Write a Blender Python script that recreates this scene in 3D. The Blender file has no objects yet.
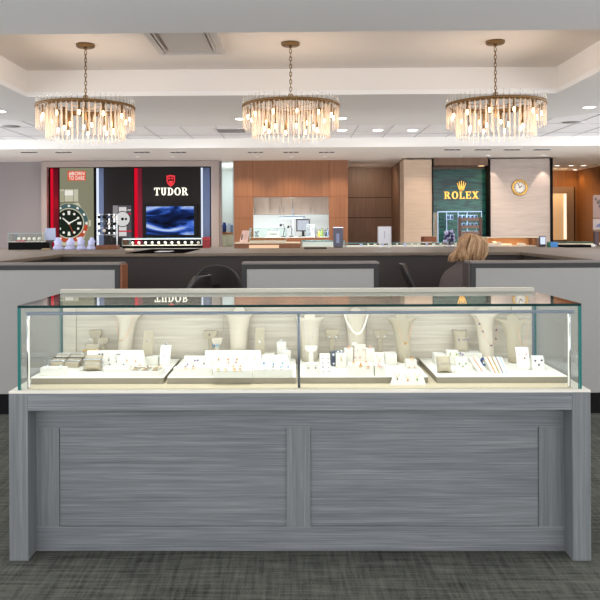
import bpy, math, random
from mathutils import Vector, Matrix, Euler
random.seed(7)
PI = math.pi
SC = bpy.context.scene
COL = SC.collection

# ------------------------------------------------------------------ camera
F = 740.0
CX, CY = 284.0, 228.0
YAW, ROLL = 0.0115, 0.005
EYE = Vector((0, 0, 1.311))
RC = (Matrix.Rotation(YAW, 3, 'Z') @ Matrix.Rotation(PI / 2, 3, 'X') @ Matrix.Rotation(-ROLL, 3, 'Z'))
cd = bpy.data.cameras.new('camera')
cd.sensor_width = 36.0
cd.lens = F / 600.0 * 36.0
cd.shift_x = (300 - CX) / 600.0
cd.shift_y = (CY - 300) / 600.0
cd.clip_end = 100
cam = bpy.data.objects.new('camera', cd)
COL.objects.link(cam)
cam.location = EYE
cam.rotation_euler = RC.to_euler()
SC.camera = cam


def ray(px, py):
    return RC @ Vector(((px - CX) / F, -(py - CY) / F, -1.0))


def P(px, py, Y):
    d = ray(px, py)
    return EYE + d * (Y / d.y)


def S(px, py, z):
    d = ray(px, py)
    return EYE + d * ((z - EYE.z) / d.z)


def onplane(px, py, p0, n, off=0.0):
    d = ray(px, py)
    t = (p0 - EYE).dot(n) / d.dot(n)
    return EYE + d * t + n * off


# ------------------------------------------------------------------ materials
def lin(c):
    r = []
    for v in c:
        v = v / 255.0
        r.append(v / 12.92 if v <= 0.04045 else ((v + 0.055) / 1.055) ** 2.4)
    return (r[0], r[1], r[2], 1.0)


MATS = {}


def mat(name, rgb, rough=0.5, metal=0.0, spec=0.5, emit=None, es=0.0, bump=None):
    if name in MATS:
        return MATS[name]
    m = bpy.data.materials.new(name)
    m.use_nodes = True
    nt = m.node_tree
    b = nt.nodes['Principled BSDF']
    b.inputs['Base Color'].default_value = lin(rgb)
    b.inputs['Roughness'].default_value = rough
    b.inputs['Metallic'].default_value = metal
    b.inputs['Specular IOR Level'].default_value = spec
    if emit:
        b.inputs['Emission Color'].default_value = lin(emit)
        b.inputs['Emission Strength'].default_value = es
    if bump:
        tc = nt.nodes.new('ShaderNodeTexCoord')
        n = nt.nodes.new('ShaderNodeTexNoise')
        n.inputs['Scale'].default_value = bump[0]
        bp = nt.nodes.new('ShaderNodeBump')
        bp.inputs['Strength'].default_value = bump[1]
        bp.inputs['Distance'].default_value = 0.01
        nt.links.new(tc.outputs['Object'], n.inputs['Vector'])
        nt.links.new(n.outputs['Fac'], bp.inputs['Height'])
        nt.links.new(bp.outputs['Normal'], b.inputs['Normal'])
    MATS[name] = m
    return m


def grain(name, c1, c2, scale=(1, 1, 1), rough=0.45, fine=1.0, spec=0.4, c3=None):
    """streaky wood: two layers of noise stretched along one axis"""
    m = bpy.data.materials.new(name)
    m.use_nodes = True
    nt = m.node_tree
    L = nt.links.new
    b = nt.nodes['Principled BSDF']
    b.inputs['Roughness'].default_value = rough
    b.inputs['Specular IOR Level'].default_value = spec
    geo = nt.nodes.new('ShaderNodeNewGeometry')
    mp = nt.nodes.new('ShaderNodeMapping')
    mp.inputs['Scale'].default_value = scale
    L(geo.outputs['Position'], mp.inputs['Vector'])
    n1 = nt.nodes.new('ShaderNodeTexNoise')
    n1.inputs['Scale'].default_value = 1.0
    n1.inputs['Detail'].default_value = 7
    n1.inputs['Roughness'].default_value = 0.62
    n1.inputs['Distortion'].default_value = 0.35
    L(mp.outputs['Vector'], n1.inputs['Vector'])
    n2 = nt.nodes.new('ShaderNodeTexNoise')
    n2.inputs['Scale'].default_value = 4.0 * fine
    n2.inputs['Detail'].default_value = 4
    L(mp.outputs['Vector'], n2.inputs['Vector'])
    mx = nt.nodes.new('ShaderNodeMix')
    mx.data_type = 'FLOAT'
    mx.inputs[0].default_value = 0.4
    L(n1.outputs['Fac'], mx.inputs[2])
    L(n2.outputs['Fac'], mx.inputs[3])
    cr = nt.nodes.new('ShaderNodeValToRGB')
    cr.color_ramp.elements[0].position = 0.32
    cr.color_ramp.elements[0].color = lin(c1)
    cr.color_ramp.elements[1].position = 0.68
    cr.color_ramp.elements[1].color = lin(c2)
    if c3:
        e = cr.color_ramp.elements.new(0.5)
        e.color = lin(c3)
    L(mx.outputs[0], cr.inputs['Fac'])
    L(cr.outputs['Color'], b.inputs['Base Color'])
    bp = nt.nodes.new('ShaderNodeBump')
    bp.inputs['Strength'].default_value = 0.08
    bp.inputs['Distance'].default_value = 0.004
    L(mx.outputs[0], bp.inputs['Height'])
    L(bp.outputs['Normal'], b.inputs['Normal'])
    MATS[name] = m
    return m


def emis(name, rgb, strength):
    m = bpy.data.materials.new(name)
    m.use_nodes = True
    nt = m.node_tree
    nt.nodes.remove(nt.nodes['Principled BSDF'])
    e = nt.nodes.new('ShaderNodeEmission')
    e.inputs['Color'].default_value = lin(rgb)
    e.inputs['Strength'].default_value = strength
    nt.links.new(e.outputs['Emission'], nt.nodes['Material Output'].inputs['Surface'])
    MATS[name] = m
    return m


def pane_glass(name, tint=(246, 252, 250), f0=0.04, haze=0.0, hazecol=(255, 255, 255), rough=0.0):
    m = bpy.data.materials.new(name)
    m.use_nodes = True
    nt = m.node_tree
    L = nt.links.new
    nt.nodes.remove(nt.nodes['Principled BSDF'])
    lw = nt.nodes.new('ShaderNodeLayerWeight')
    lw.inputs['Blend'].default_value = 0.5
    pw = nt.nodes.new('ShaderNodeMath')
    pw.operation = 'POWER'
    pw.inputs[1].default_value = 5.0
    L(lw.outputs['Facing'], pw.inputs[0])
    ma = nt.nodes.new('ShaderNodeMath')
    ma.operation = 'MULTIPLY_ADD'
    ma.inputs[1].default_value = 1.0 - f0
    ma.inputs[2].default_value = f0
    L(pw.outputs[0], ma.inputs[0])
    tr = nt.nodes.new('ShaderNodeBsdfTransparent')
    tr.inputs['Color'].default_value = lin(tint)
    gl = nt.nodes.new('ShaderNodeBsdfGlossy')
    gl.inputs['Roughness'].default_value = rough
    gl.inputs['Color'].default_value = (1, 1, 1, 1)
    mx = nt.nodes.new('ShaderNodeMixShader')
    L(ma.outputs[0], mx.inputs[0])
    L(tr.outputs[0], mx.inputs[1])
    L(gl.outputs[0], mx.inputs[2])
    out = mx
    if haze > 0:
        df = nt.nodes.new('ShaderNodeBsdfTranslucent')
        df.inputs['Color'].default_value = lin(hazecol)
        df2 = nt.nodes.new('ShaderNodeBsdfDiffuse')
        df2.inputs['Color'].default_value = lin(hazecol)
        m1 = nt.nodes.new('ShaderNodeMixShader')
        m1.inputs[0].default_value = 0.5
        L(df.outputs[0], m1.inputs[1])
        L(df2.outputs[0], m1.inputs[2])
        m2 = nt.nodes.new('ShaderNodeMixShader')
        m2.inputs[0].default_value = haze
        L(mx.outputs[0], m2.inputs[1])
        L(m1.outputs[0], m2.inputs[2])
        out = m2
    L(out.outputs[0], nt.nodes['Material Output'].inputs['Surface'])
    MATS[name] = m
    return m


def carpet():
    m = bpy.data.materials.new('carpet')
    m.use_nodes = True
    nt = m.node_tree
    L = nt.links.new
    b = nt.nodes['Principled BSDF']
    b.inputs['Roughness'].default_value = 0.95
    b.inputs['Specular IOR Level'].default_value = 0.1
    geo = nt.nodes.new('ShaderNodeNewGeometry')

    def noise(scale, detail, sc=1.0, rgh=0.6):
        mp = nt.nodes.new('ShaderNodeMapping')
        mp.inputs['Scale'].default_value = scale
        L(geo.outputs['Position'], mp.inputs['Vector'])
        n = nt.nodes.new('ShaderNodeTexNoise')
        n.inputs['Scale'].default_value = sc
        n.inputs['Detail'].default_value = detail
        n.inputs['Roughness'].default_value = rgh
        L(mp.outputs['Vector'], n.inputs['Vector'])
        return n.outputs['Fac']

    def math(op, a, bb):
        n = nt.nodes.new('ShaderNodeMath')
        n.operation = op
        for i, v in enumerate((a, bb)):
            if isinstance(v, (int, float)):
                n.inputs[i].default_value = v
            else:
                L(v, n.inputs[i])
        return n.outputs[0]
    a = noise((4, 60, 1), 4)        # streaks across
    c = noise((48, 4, 1), 4)        # streaks in depth
    d = noise((150, 150, 1), 3, 1.0, 0.7)   # loops
    e = noise((1.2, 1.2, 1), 3)
    s = math('ADD', math('MULTIPLY', a, 0.36), math('MULTIPLY', c, 0.30))
    s = math('ADD', s, math('MULTIPLY', d, 0.22))
    s = math('ADD', s, math('MULTIPLY', e, 0.12))
    cr = nt.nodes.new('ShaderNodeValToRGB')
    cr.color_ramp.elements[0].position = 0.38
    cr.color_ramp.elements[0].color = lin((36, 37, 34))
    cr.color_ramp.elements[1].position = 0.63
    cr.color_ramp.elements[1].color = lin((100, 100, 92))
    L(s, cr.inputs['Fac'])
    L(cr.outputs['Color'], b.inputs['Base Color'])
    bp = nt.nodes.new('ShaderNodeBump')
    bp.inputs['Strength'].default_value = 0.5
    bp.inputs['Distance'].default_value = 0.006
    L(s, bp.inputs['Height'])
    L(bp.outputs['Normal'], b.inputs['Normal'])
    MATS['carpet'] = m
    return m


# ------------------------------------------------------------------ mesh builder
class MB:
    def __init__(self):
        self.v, self.f, self.m, self.s = [], [], [], []

    def add(self, vs, fs, mi=0, smooth=False, T=None):
        o = len(self.v)
        for p in vs:
            p = Vector(p)
            self.v.append(T @ p if T is not None else p)
        for f in fs:
            self.f.append([o + i for i in f])
            self.m.append(mi)
            self.s.append(smooth)
        return self

    def box(self, x0, x1, y0, y1, z0, z1, mi=0, T=None):
        vs = [(x0, y0, z0), (x1, y0, z0), (x1, y1, z0), (x0, y1, z0), (x0, y0, z1), (x1, y0, z1), (x1, y1, z1), (x0, y1, z1)]
        fs = [(0, 3, 2, 1), (4, 5, 6, 7), (0, 1, 5, 4), (1, 2, 6, 5), (2, 3, 7, 6), (3, 0, 4, 7)]
        return self.add(vs, fs, mi, False, T)

    def prism(self, poly, d, axis='y', at=0.0, mi=0, T=None, smooth=False):
        """poly in (x,z) extruded in y by d from at; axis 'x': poly in (y,z); axis 'z': poly in (x,y)"""
        n = len(poly)

        def mk(a, b, t):
            return (a, t, b) if axis == 'y' else ((t, a, b) if axis == 'x' else (a, b, t))
        vs = [mk(a, b, at) for a, b in poly] + [mk(a, b, at + d) for a, b in poly]
        fs = [tuple(range(n)), tuple(range(2 * n - 1, n - 1, -1))]
        area = sum(poly[i][0] * poly[(i + 1) % n][1] - poly[(i + 1) % n][0] * poly[i][1] for i in range(n))
        for i in range(n):
            j = (i + 1) % n
            fs.append((i, n + i, n + j, j))
        flip = (area < 0) ^ (axis != 'y')
        if flip:
            fs = [tuple(reversed(f)) for f in fs]
        self.add(vs, fs[:2], mi, False, T)
        o = len(self.v) - len(vs)
        for f in fs[2:]:
            self.f.append([o + i for i in f])
            self.m.append(mi)
            self.s.append(smooth)
        return self

    def tube(self, pts, r, seg=8, mi=0, closed=False, caps=True, T=None):
        pts = [Vector(p) for p in pts]
        n = len(pts)
        rs = r if isinstance(r, (list, tuple)) else [r] * n
        vs = []
        up = None
        for i, p in enumerate(pts):
            if closed:
                t = pts[(i + 1) % n] - pts[i - 1]
            else:
                t = pts[min(i + 1, n - 1)] - pts[max(i - 1, 0)]
            t.normalize()
            if up is None:
                up = Vector((0, 0, 1)) if abs(t.z) < 0.9 else Vector((1, 0, 0))
            u = t.cross(up)
            if u.length < 1e-6:
                u = t.cross(Vector((0, 1, 0.3)))
            u.normalize()
            w = u.cross(t).normalized()
            up = w
            for k in range(seg):
                a = 2 * PI * k / seg
                vs.append(p + (u * math.cos(a) + w * math.sin(a)) * rs[i])
        fs = []
        for i in range(n if closed else n - 1):
            j = (i + 1) % n
            for k in range(seg):
                l = (k + 1) % seg
                fs.append((i * seg + k, i * seg + l, j * seg + l, j * seg + k))
        if caps and not closed:
            fs.append(tuple(reversed(range(seg))))
            fs.append(tuple(range((n - 1) * seg, n * seg)))
        return self.add(vs, fs, mi, True, T)

    def lathe(self, prof, seg=24, mi=0, T=None, smooth=True):
        vs, fs = [], []
        n = len(prof)
        for r, z in prof:
            for k in range(seg):
                a = 2 * PI * k / seg
                vs.append((r * math.cos(a), r * math.sin(a), z))
        for i in range(n - 1):
            for k in range(seg):
                l = (k + 1) % seg
                fs.append((i * seg + k, i * seg + l, (i + 1) * seg + l, (i + 1) * seg + k))
        hollow = abs(prof[0][0] - prof[-1][0]) < 1e-7 and abs(prof[0][1] - prof[-1][1]) < .03
        if prof[0][0] > 1e-5 and not hollow:
            fs.append(tuple(reversed(range(seg))))
        if prof[-1][0] > 1e-5 and not hollow:
            fs.append(tuple(range((n - 1) * seg, n * seg)))
        return self.add(vs, fs, mi, smooth, T)

    def ball(self, c, r, seg=10, rings=6, mi=0, sc=(1, 1, 1), T=None):
        vs, fs = [], []
        c = Vector(c)
        for i in range(rings + 1):
            th = PI * i / rings
            for k in range(seg):
                a = 2 * PI * k / seg
                vs.append(c + Vector((r * sc[0] * math.sin(th) * math.cos(a), r * sc[1] * math.sin(th) * math.sin(a), r * sc[2] * math.cos(th))))
        for i in range(rings):
            for k in range(seg):
                l = (k + 1) % seg
                fs.append((i * seg + k, (i + 1) * seg + k, (i + 1) * seg + l, i * seg + l))
        return self.add(vs, fs, mi, True, T)

    def torus(self, c, R, r, seg=16, ss=6, mi=0, T=None, axis='z', sx=1.0, sy=1.0):
        pts = []
        for k in range(seg):
            a = 2 * PI * k / seg
            x, y = R * sx * math.cos(a), R * sy * math.sin(a)
            pts.append(Vector(c) + (Vector((x, y, 0)) if axis == 'z' else Vector((x, 0, y)) if axis == 'y' else Vector((0, x, y))))
        return self.tube(pts, r, ss, mi, closed=True, T=T)

    def loft(self, rings, mi=0, T=None, smooth=True, caps=True):
        n = len(rings[0])
        vs = [p for r in rings for p in r]
        fs = []
        for i in range(len(rings) - 1):
            for k in range(n):
                l = (k + 1) % n
                fs.append((i * n + k, i * n + l, (i + 1) * n + l, (i + 1) * n + k))
        if caps:
            fs.append(tuple(reversed(range(n))))
            fs.append(tuple(range((len(rings) - 1) * n, len(rings) * n)))
        return self.add(vs, fs, mi, smooth, T)

    def build(self, name, mats, parent=None, loc=None, bevel=0.0, world=False, bseg=2, subsurf=0):
        """loc: the object's own location (verts stay local). world=True: verts are world coordinates."""
        me = bpy.data.meshes.new(name)
        vs = self.v
        off = Vector((0, 0, 0))
        if world:
            if parent is not None:
                off = wloc(parent)
            else:
                lo = [min(p[i] for p in vs) for i in range(3)]
                hi = [max(p[i] for p in vs) for i in range(3)]
                off = Vector(((lo[0] + hi[0]) / 2, (lo[1] + hi[1]) / 2, lo[2]))
            vs = [p - off for p in vs]
        me.from_pydata([tuple(p) for p in vs], [], self.f)
        if not isinstance(mats, (list, tuple)):
            mats = [mats]
        for m in mats:
            me.materials.append(m)
        me.polygons.foreach_set('material_index', self.m)
        me.polygons.foreach_set('use_smooth', self.s)
        me.update()
        o = bpy.data.objects.new(name, me)
        COL.objects.link(o)
        if parent is not None:
            o.parent = parent
        elif world:
            o.location = off
        if loc is not None:
            o.location = loc
        if bevel > 0:
            md = o.modifiers.new('bevel', 'BEVEL')
            md.width = bevel
            md.segments = bseg
            md.limit_method = 'ANGLE'
            md.angle_limit = 0.6
        if subsurf:
            md = o.modifiers.new('subsurf', 'SUBSURF')
            md.levels = md.render_levels = subsurf
        return o


def wloc(o):
    p = Vector(o.location)
    while o.parent is not None:
        o = o.parent
        p = p + Vector(o.location)
    return p


def tag(o, label, cat, group=None, kind=None):
    if label:
        o['label'] = label
    if cat:
        o['category'] = cat
    if group:
        o['group'] = group
    if kind:
        o['kind'] = kind
    return o


def thing(name, label, cat, loc=(0, 0, 0), rz=0.0, group=None):
    o = bpy.data.objects.new(name, None)
    o.empty_display_size = 0.05
    COL.objects.link(o)
    o.location = loc
    o.rotation_euler = (0, 0, rz)
    return tag(o, label, cat, group)


def struct(o):
    o['kind'] = 'structure'
    return o


def dup(root, loc, label=None, rz=None):
    r = root.copy()
    COL.objects.link(r)
    r.location = loc
    if rz is not None:
        r.rotation_euler = (0, 0, rz)
    if label:
        r['label'] = label
    for ch in list(root.children):
        c = ch.copy()
        COL.objects.link(c)
        c.parent = r
        for g in list(ch.children):
            d = g.copy()
            COL.objects.link(d)
            d.parent = c
    return r


def light(name, typ, loc, energy, rgb=(255, 255, 255), size=0.1, rot=(0, 0, 0), spot=None, blend=0.6, sy=None):
    l = bpy.data.lights.new(name, typ)
    l.energy = energy
    c = lin(rgb)
    l.color = c[:3]
    if typ == 'AREA':
        l.shape = 'RECTANGLE'
        l.size = size
        l.size_y = sy or size
    else:
        l.shadow_soft_size = size
    if spot:
        l.spot_size = spot
        l.spot_blend = blend
    o = bpy.data.objects.new(name, l)
    COL.objects.link(o)
    o.location = loc
    o.rotation_euler = rot
    return o


def txt_polys(body, bold=0.0):
    """flat lettering as mesh vertices and faces from the built-in font"""
    cu = bpy.data.curves.new('lettering', 'FONT')
    cu.body = body
    cu.align_x = 'CENTER'
    cu.offset = bold
    cu.space_character = 1.0 + bold * 3
    ob = bpy.data.objects.new('lettering', cu)
    COL.objects.link(ob)
    dg = bpy.context.evaluated_depsgraph_get()
    me = bpy.data.meshes.new_from_object(ob.evaluated_get(dg))
    vs = [Vector(v.co) for v in me.vertices]
    fs = [tuple(p.vertices) for p in me.polygons]
    bpy.data.objects.remove(ob)
    bpy.data.meshes.remove(me)
    bpy.data.curves.remove(cu)
    return vs, fs
WORLD, PANEL, TILEL, EXPO, CASEL = 3.3, 20, 11, 0.03, 0.62
# ------------------------------------------------------------------ shared materials
M_ceil = mat('ceiling_paint', (236, 236, 236), 0.9, spec=0.2)
M_coffer = mat('coffer_paint', (232, 228, 224), 0.9, spec=0.2, bump=(3.0, 0.05))
M_tile = mat('ceiling_tile', (248, 248, 250), 0.9, spec=0.2)
M_seam = mat('tile_seam', (200, 200, 206), 0.8)
M_soffit = mat('soffit_paint', (244, 241, 236), 0.9, spec=0.2)
M_wallgrey = mat('grey_wall_paint', (155, 147, 148), 0.85, spec=0.2)
M_carpet = carpet()
M_lam = grain('laminate_across', (84, 87, 90), (132, 135, 136), (1.5, 30, 105), 0.42, c3=(106, 109, 112))
M_lamv = grain('laminate_upright', (90, 93, 96), (126, 129, 132), (95, 95, 1.4), 0.42, c3=(106, 109, 110))
M_backpan = grain('pale_back_panel', (170, 160, 144), (216, 208, 193), (1.4, 14, 60), 0.5)
M_white = mat('white_leatherette', (232, 229, 219), 0.55, spec=0.3)
M_wboard = mat('white_board', (214, 211, 202), 0.6, spec=0.2)
M_cream = mat('cream_leatherette', (198, 188, 170), 0.55, spec=0.3)
M_beige = mat('beige_linen', (172, 162, 141), 0.75, spec=0.2)
M_taupe = mat('taupe_edge', (140, 132, 117), 0.7, spec=0.2)
M_silver = mat('silver', (210, 212, 216), 0.2, 1.0)
M_alu = mat('brushed_aluminium', (104, 110, 122), 0.4, 0.6)
M_gold = mat('gold', (226, 178, 84), 0.25, 1.0)
M_rose = mat('rose_gold', (224, 164, 128), 0.3, 1.0)
M_brass = mat('aged_brass', (124, 97, 60), 0.4, 0.55)
M_pearl = mat('pearl', (244, 238, 226), 0.2, 0.0, 0.6)
M_black = mat('black_lacquer', (12, 11, 12), 0.7, spec=.12)
M_blackp = mat('black_panel', (36, 32, 33), 0.7, spec=.15)
M_dark = mat('dark_espresso', (66, 58, 55), 0.5)
M_darkframe = mat('charcoal_frame', (44, 42, 42), 0.5, spec=.3)
M_panelgrey = mat('grey_front_panel', (141, 139, 135), 0.6, spec=0.3)
M_worktop = grain('driftwood_worktop', (94, 82, 70), (124, 110, 95), (2, 30, 30), 0.45)
M_brownwood = grain('chestnut_wood', (104, 58, 34), (140, 84, 52), (30, 30, 1.2), 0.45)
M_orange = grain('honey_wood', (124, 80, 52), (150, 102, 70), (26, 26, 0.8), 0.45)
M_orange2 = grain('amber_wood', (116, 72, 34), (148, 96, 52), (22, 22, 0.6), 0.4)
M_dwood = grain('dark_walnut', (106, 80, 64), (134, 104, 84), (20, 20, 1.0), 0.45)
M_cwood = grain('pale_travertine', (188, 164, 142), (210, 186, 164), (1.2, 6, 22), 0.6)
M_cstone = grain('cream_stone', (170, 157, 149), (192, 178, 170), (1.2, 4, 14), 0.6)
M_glass = pane_glass('clear_glass', (251, 253, 252), .006)
M_casegl = pane_glass('case_glass', (250, 253, 252), .0003)
M_rodtip = pane_glass('crystal_tip', (252, 252, 250), .06, .10, (255, 250, 244), .05)
M_teal = mat('teal_glass_edge', (18, 100, 96), 0.4, 0.0, 0.2, emit=(10, 80, 78), es=0.0)
M_teald = mat('dark_glass_edge', (10, 46, 45), 0.5, 0.0, 0.1)
M_frameT = mat('champagne_frame', (160, 146, 140), 0.5, 0.2)
M_led = emis('led_white', (255, 250, 240), 6.0)
M_lamp = emis('downlight_lens', (255, 246, 230), 6.0)

# ------------------------------------------------------------------ room shell
Zc, Zt, Zs = 2.69, 2.963, 2.59
Yc0 = S(292, 32, Zc).y
xL = S(27, 97, Zc).x
xR = S(557, 93, Zc).x
Yc1 = (S(27, 97, Zc).y + S(557, 93, Zc).y) / 2
XW = 6.9
Y0 = -1.6
Ys = 11.76
Yend = 18.4

b = MB()
b.box(-XW, XW, Y0, 9.6, -0.05, 0)
fl = struct(b.build('floor', M_carpet))
b = MB()
b.box(-XW, XW, 9.6, Yend, -0.05, 0)
struct(b.build('floor_far', mat('pale_bounce_floor', (204, 201, 196), .5)))  # unseen floor, coloured pale to bounce light onto the far ceiling

# drywall ceiling round the coffer
b = MB()
xs_ = [-XW, xL, xR, XW]
b.box(-XW, XW, Y0, Yc0, Zc, Zc + 0.05)
b.box(-XW, xL, Yc0, Yc1, Zc, Zc + 0.05)
b.box(xR, XW, Yc0, Yc1, Zc, Zc + 0.05)
p = [S(0, 117.5, Zc), S(72, 127, Zc), S(504, 124.5, Zc), S(600, 112, Zc)]
eL = p[1] + (p[0] - p[1]) * 3
eR = p[2] + (p[3] - p[2]) * 2
poly = [(-XW, Yc1), (XW, Yc1), (XW, max(eR.y, Yc1 + .05)), (min(eR.x, XW), max(eR.y, Yc1 + .05)), (p[2].x, p[2].y), (p[1].x, p[1].y), (max(eL.x, -XW), max(eL.y, Yc1 + .05)), (-XW, max(eL.y, Yc1 + .05))]
b.prism(poly, 0.05, 'z', Zc)
struct(b.build('ceiling', M_ceil))
# coffer
b = MB()
b.box(xL - .1, xR + .1, Yc0 - .1, Yc1 + .1, Zt, Zt + 0.05)
b.box(xL - .1, xL, Yc0, Yc1, Zc + .051, Zt)
b.box(xR, xR + .1, Yc0, Yc1, Zc + .051, Zt)
b.box(xL - .1, xR + .1, Yc0 - .1, Yc0, Zc + .051, Zt)
b.box(xL - .1, xR + .1, Yc1, Yc1 + .1, Zc + .051, Zt)
struct(b.build('ceiling_coffer', M_coffer))
# tile ceiling beyond
b = MB()
Ztile = Zc + 0.052
b.box(-XW, XW, Yc1 + .1, Ys + .2, Ztile, Ztile + .04, 0)
sp = 0.5
x0 = P(162, 138, Ys).x
k = -16
while k < 18:
    x = x0 + sp * k
    if abs(x) < XW - .02:
        b.box(x - .006, x + .006, Yc1 + .1, Ys, Ztile - .006, Ztile, 1)
    k += 1
for k in range(1, 4):
    y = Ys - 0.45 - 1.0 * (k - 1)
    b.box(-XW, XW, y - .006, y + .006, Ztile - .005, Ztile, 1)
struct(b.build('ceiling_tiles', [M_tile, M_seam]))
b = MB()
b.box(-XW, XW, Ys, Yend, Zs, Ztile - .001)
struct(b.build('ceiling_soffit', M_soffit))

# side walls
b = MB()
b.box(-XW, XW, Yend - .1, Yend, 0, Zs)
struct(b.build('wall_far', M_cstone))

b = MB()
b.box(-XW - .1, -XW, 11.9, Yend, 0, Zs)
struct(b.build('wall_left', M_wallgrey))
# back wall, far left: grey paint
Yb = 14.0


def xs(px, Y=Yb, py=200):
    return P(px, py, Y).x


def zs(py, Y=Yb, px=292):
    return P(px, py, Y).z


b = MB()
b.box(-XW, xs(221.5), Yb, Yb + .12, 0, Zs)
struct(b.build('wall_back', M_wallgrey))
# narrow opening 221-234, then the honey wood wall with its service window 253-329 / 197-237
b = MB()
X0, X1 = xs(234), xs(348)
wx0, wx1, wz0, wz1 = xs(253), xs(329), zs(237.5), zs(197)
b.box(X0, wx0, Yb, Yb + .12, 0, Zs)
b.box(wx1, X1, Yb, Yb + .12, 0, Zs)
b.box(wx0, wx1, Yb, Yb + .12, 0, wz0)
b.box(wx0, wx1, Yb, Yb + .12, wz1, Zs)
for px in (253, 329):
    b.box(xs(px) - .006, xs(px) + .006, Yb - .003, Yb, wz1, Zs, 1)
b.box(xs(293) - .004, xs(293) + .004, Yb - .003, Yb, wz1, Zs, 1)
for py in (196.5, 218):
    b.box(X0, wx0, Yb - .003, Yb, zs(py) - .006, zs(py) + .006, 1)
    b.box(wx1, X1, Yb - .003, Yb, zs(py) - .006, zs(py) + .006, 1)
b.box(wx0, wx1, Yb - .003, Yb, wz1 + .001, wz1 + .013, 1)
struct(b.build('wall_back_wood', [M_orange, M_brownwood]))
b = MB()
b.box(wx0, wx1, Yb + .05, Yb + .056, wz0, wz1)
w1 = struct(b.build('window_1', M_glass))
# recess 348-391 in dark walnut
Yr = 15.8
b = MB()
b.box(X1 - .1, xs(404, Yr) + .3, Yr, Yr + .1, 0, Zs)
b.box(X1 - .12, X1, Yb + .121, Yr, 0, Zs)
for py in (198, 218):
    b.box(X1, xs(404, Yr), Yr - .003, Yr, zs(py, Yr) - .006, zs(py, Yr) + .006, 1)
struct(b.build('wall_recess', [M_dwood, M_black]))
xr0 = xs(391.5, Yr)
xr1 = xs(403.5, 13.72)
b = MB()
b.prism([(xr0, Yr), (xr1, 13.72), (xr1 + .08, 13.72), (xr0 + .12, Yr)], Zs, 'z', 0)
struct(b.build('wall_recess_side', M_dwood))
# pale column, brown header, cream wall
Yk = 13.66
b = MB()
b.box(xs(404, Yk), xs(432, Yk), Yk, Yk + .5, 0, zs(159.5, Yk, 418))
struct(b.build('wall_column', M_cwood))
b = MB()
b.box(xs(432.6, Yk), xs(490, Yk), Yk + .3, Yk + .4, 0, Zs)
b.box(xs(404, Yk), xs(552, Yk), Yk + .51, Yk + .6, zs(159, Yk, 480), Zs)
b.box(xs(434, Yk), xs(488.5, Yk), Yk + .01, Yk + .29, zs(165.3, Yk, 461), Zs)
struct(b.build('wall_brown', M_dwood))
b = MB()
b.box(xs(490.5, Yk), xs(550, Yk), Yk, Yk + .5, 0, zs(158.7, Yk, 520))
struct(b.build('wall_cream', M_cstone))
b = MB()
b.box(xs(550, Yk) + .001, xs(552.6, Yk), Yk - .02, Yk + .5, 0, zs(158, Yk, 551))
b.box(xs(489, Yk), xs(490.4, Yk), Yk - .015, Yk + .3, 0, zs(159, Yk, 490))
b.box(xs(432, Yk) + .002, xs(433, Yk), Yk - .015, Yk + .3, 0, zs(159, Yk, 432))
struct(b.build('trim_1', M_black))
# recess beyond with the honey wood door
Yd = 17.0
b = MB()
b.box(xs(545, Yd), xs(577.5, Yd) + .3, Yd, Yd + .1, 0, Zs)
struct(b.build('wall_back_recess', M_orange2))
b = MB()
b.box(xs(577.5, Yd), xs(577.5, Yd) + .12, 11.72, Yd, 0, Zs)
struct(b.build('wall_side_wood', M_orange2))
M_doorframe = mat('taupe_door_frame', (124, 98, 76), 0.5)
b = MB()
b.box(xs(566, Yd), xs(573, Yd), Yd - .06, Yd, 0, zs(187, Yd, 565))
b.box(xs(548, Yd), xs(566, Yd), Yd - .06, Yd, zs(193, Yd, 560), zs(187, Yd, 565))
b.box(xs(573, Yd), xs(574, Yd), Yd - .05, Yd, 0, zs(187, Yd, 565), 1)
d1 = struct(b.build('door_1', [M_doorframe, M_black]))
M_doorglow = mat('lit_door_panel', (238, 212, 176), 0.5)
b = MB()
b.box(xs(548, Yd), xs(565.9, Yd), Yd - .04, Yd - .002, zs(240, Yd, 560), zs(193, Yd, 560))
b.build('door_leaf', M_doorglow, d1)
b = MB()
b.box(xs(563, Yd), xs(565.5, Yd), Yd - .056, Yd - .042, zs(239, Yd, 560), zs(194, Yd, 560))
b.build('door_light_strip', emis('door_glow', (255, 236, 205), 1.3), d1)

# back room behind the service window
Yo = 16.0
b = MB()
M_room = mat('white_backsplash', (232, 236, 234), 0.6)
b.box(xs(205, Yo), xs(360, Yo) - .35, Yo, Yo + .1, 0, Zs)
struct(b.build('wall_backroom', M_room))
b = MB()
b.box(X0 - .03, X0 + .03, Yb + .13, Yo, 0, Zs)
b.box(xs(221.5) - .3, xs(221.5) - .24, Yb + .13, Yo, 0, Zs)
struct(b.build('wall_backroom_side', M_room))
light('backroom_lamp', 'AREA', ((wx0 + wx1) / 2, 14.75, Zs - .02), 26, (250, 250, 255), 1.6, (0, 0, 0), sy=.8)
light('corridor_lamp', 'AREA', (xs(227), 15.0, Zs - .02), 8, (245, 250, 255), .3, (0, 0, 0), sy=.8)

# baseboards of the far walls are hidden; ceiling fixtures next
# ------------------------------------------------------------------ downlights and slots
M_trim = mat('white_trim_ring', (240, 240, 238), 0.5)


def downlight(pos, r, label, group=None, en=0, rgb=(255, 240, 220), spot=1.6, lens=None):
    t = thing('recessed_downlight', label, 'ceiling light', pos, group=group)
    m = MB()
    m.lathe([(r * .78, -.001), (r, -.004), (r, 0.0), (r * .78, 0.0)], 24)
    m.build('trim_ring', M_trim, t)
    m = MB()
    m.lathe([(0, -.002), (r * .77, -.002)], 20)
    m.build('lens', lens or M_lamp, t)
    if en:
        light('downlight_beam', 'SPOT', (pos[0], pos[1], pos[2] - .02), en, rgb, .05, (0, 0, 0), spot, .7)
    return t


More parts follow.
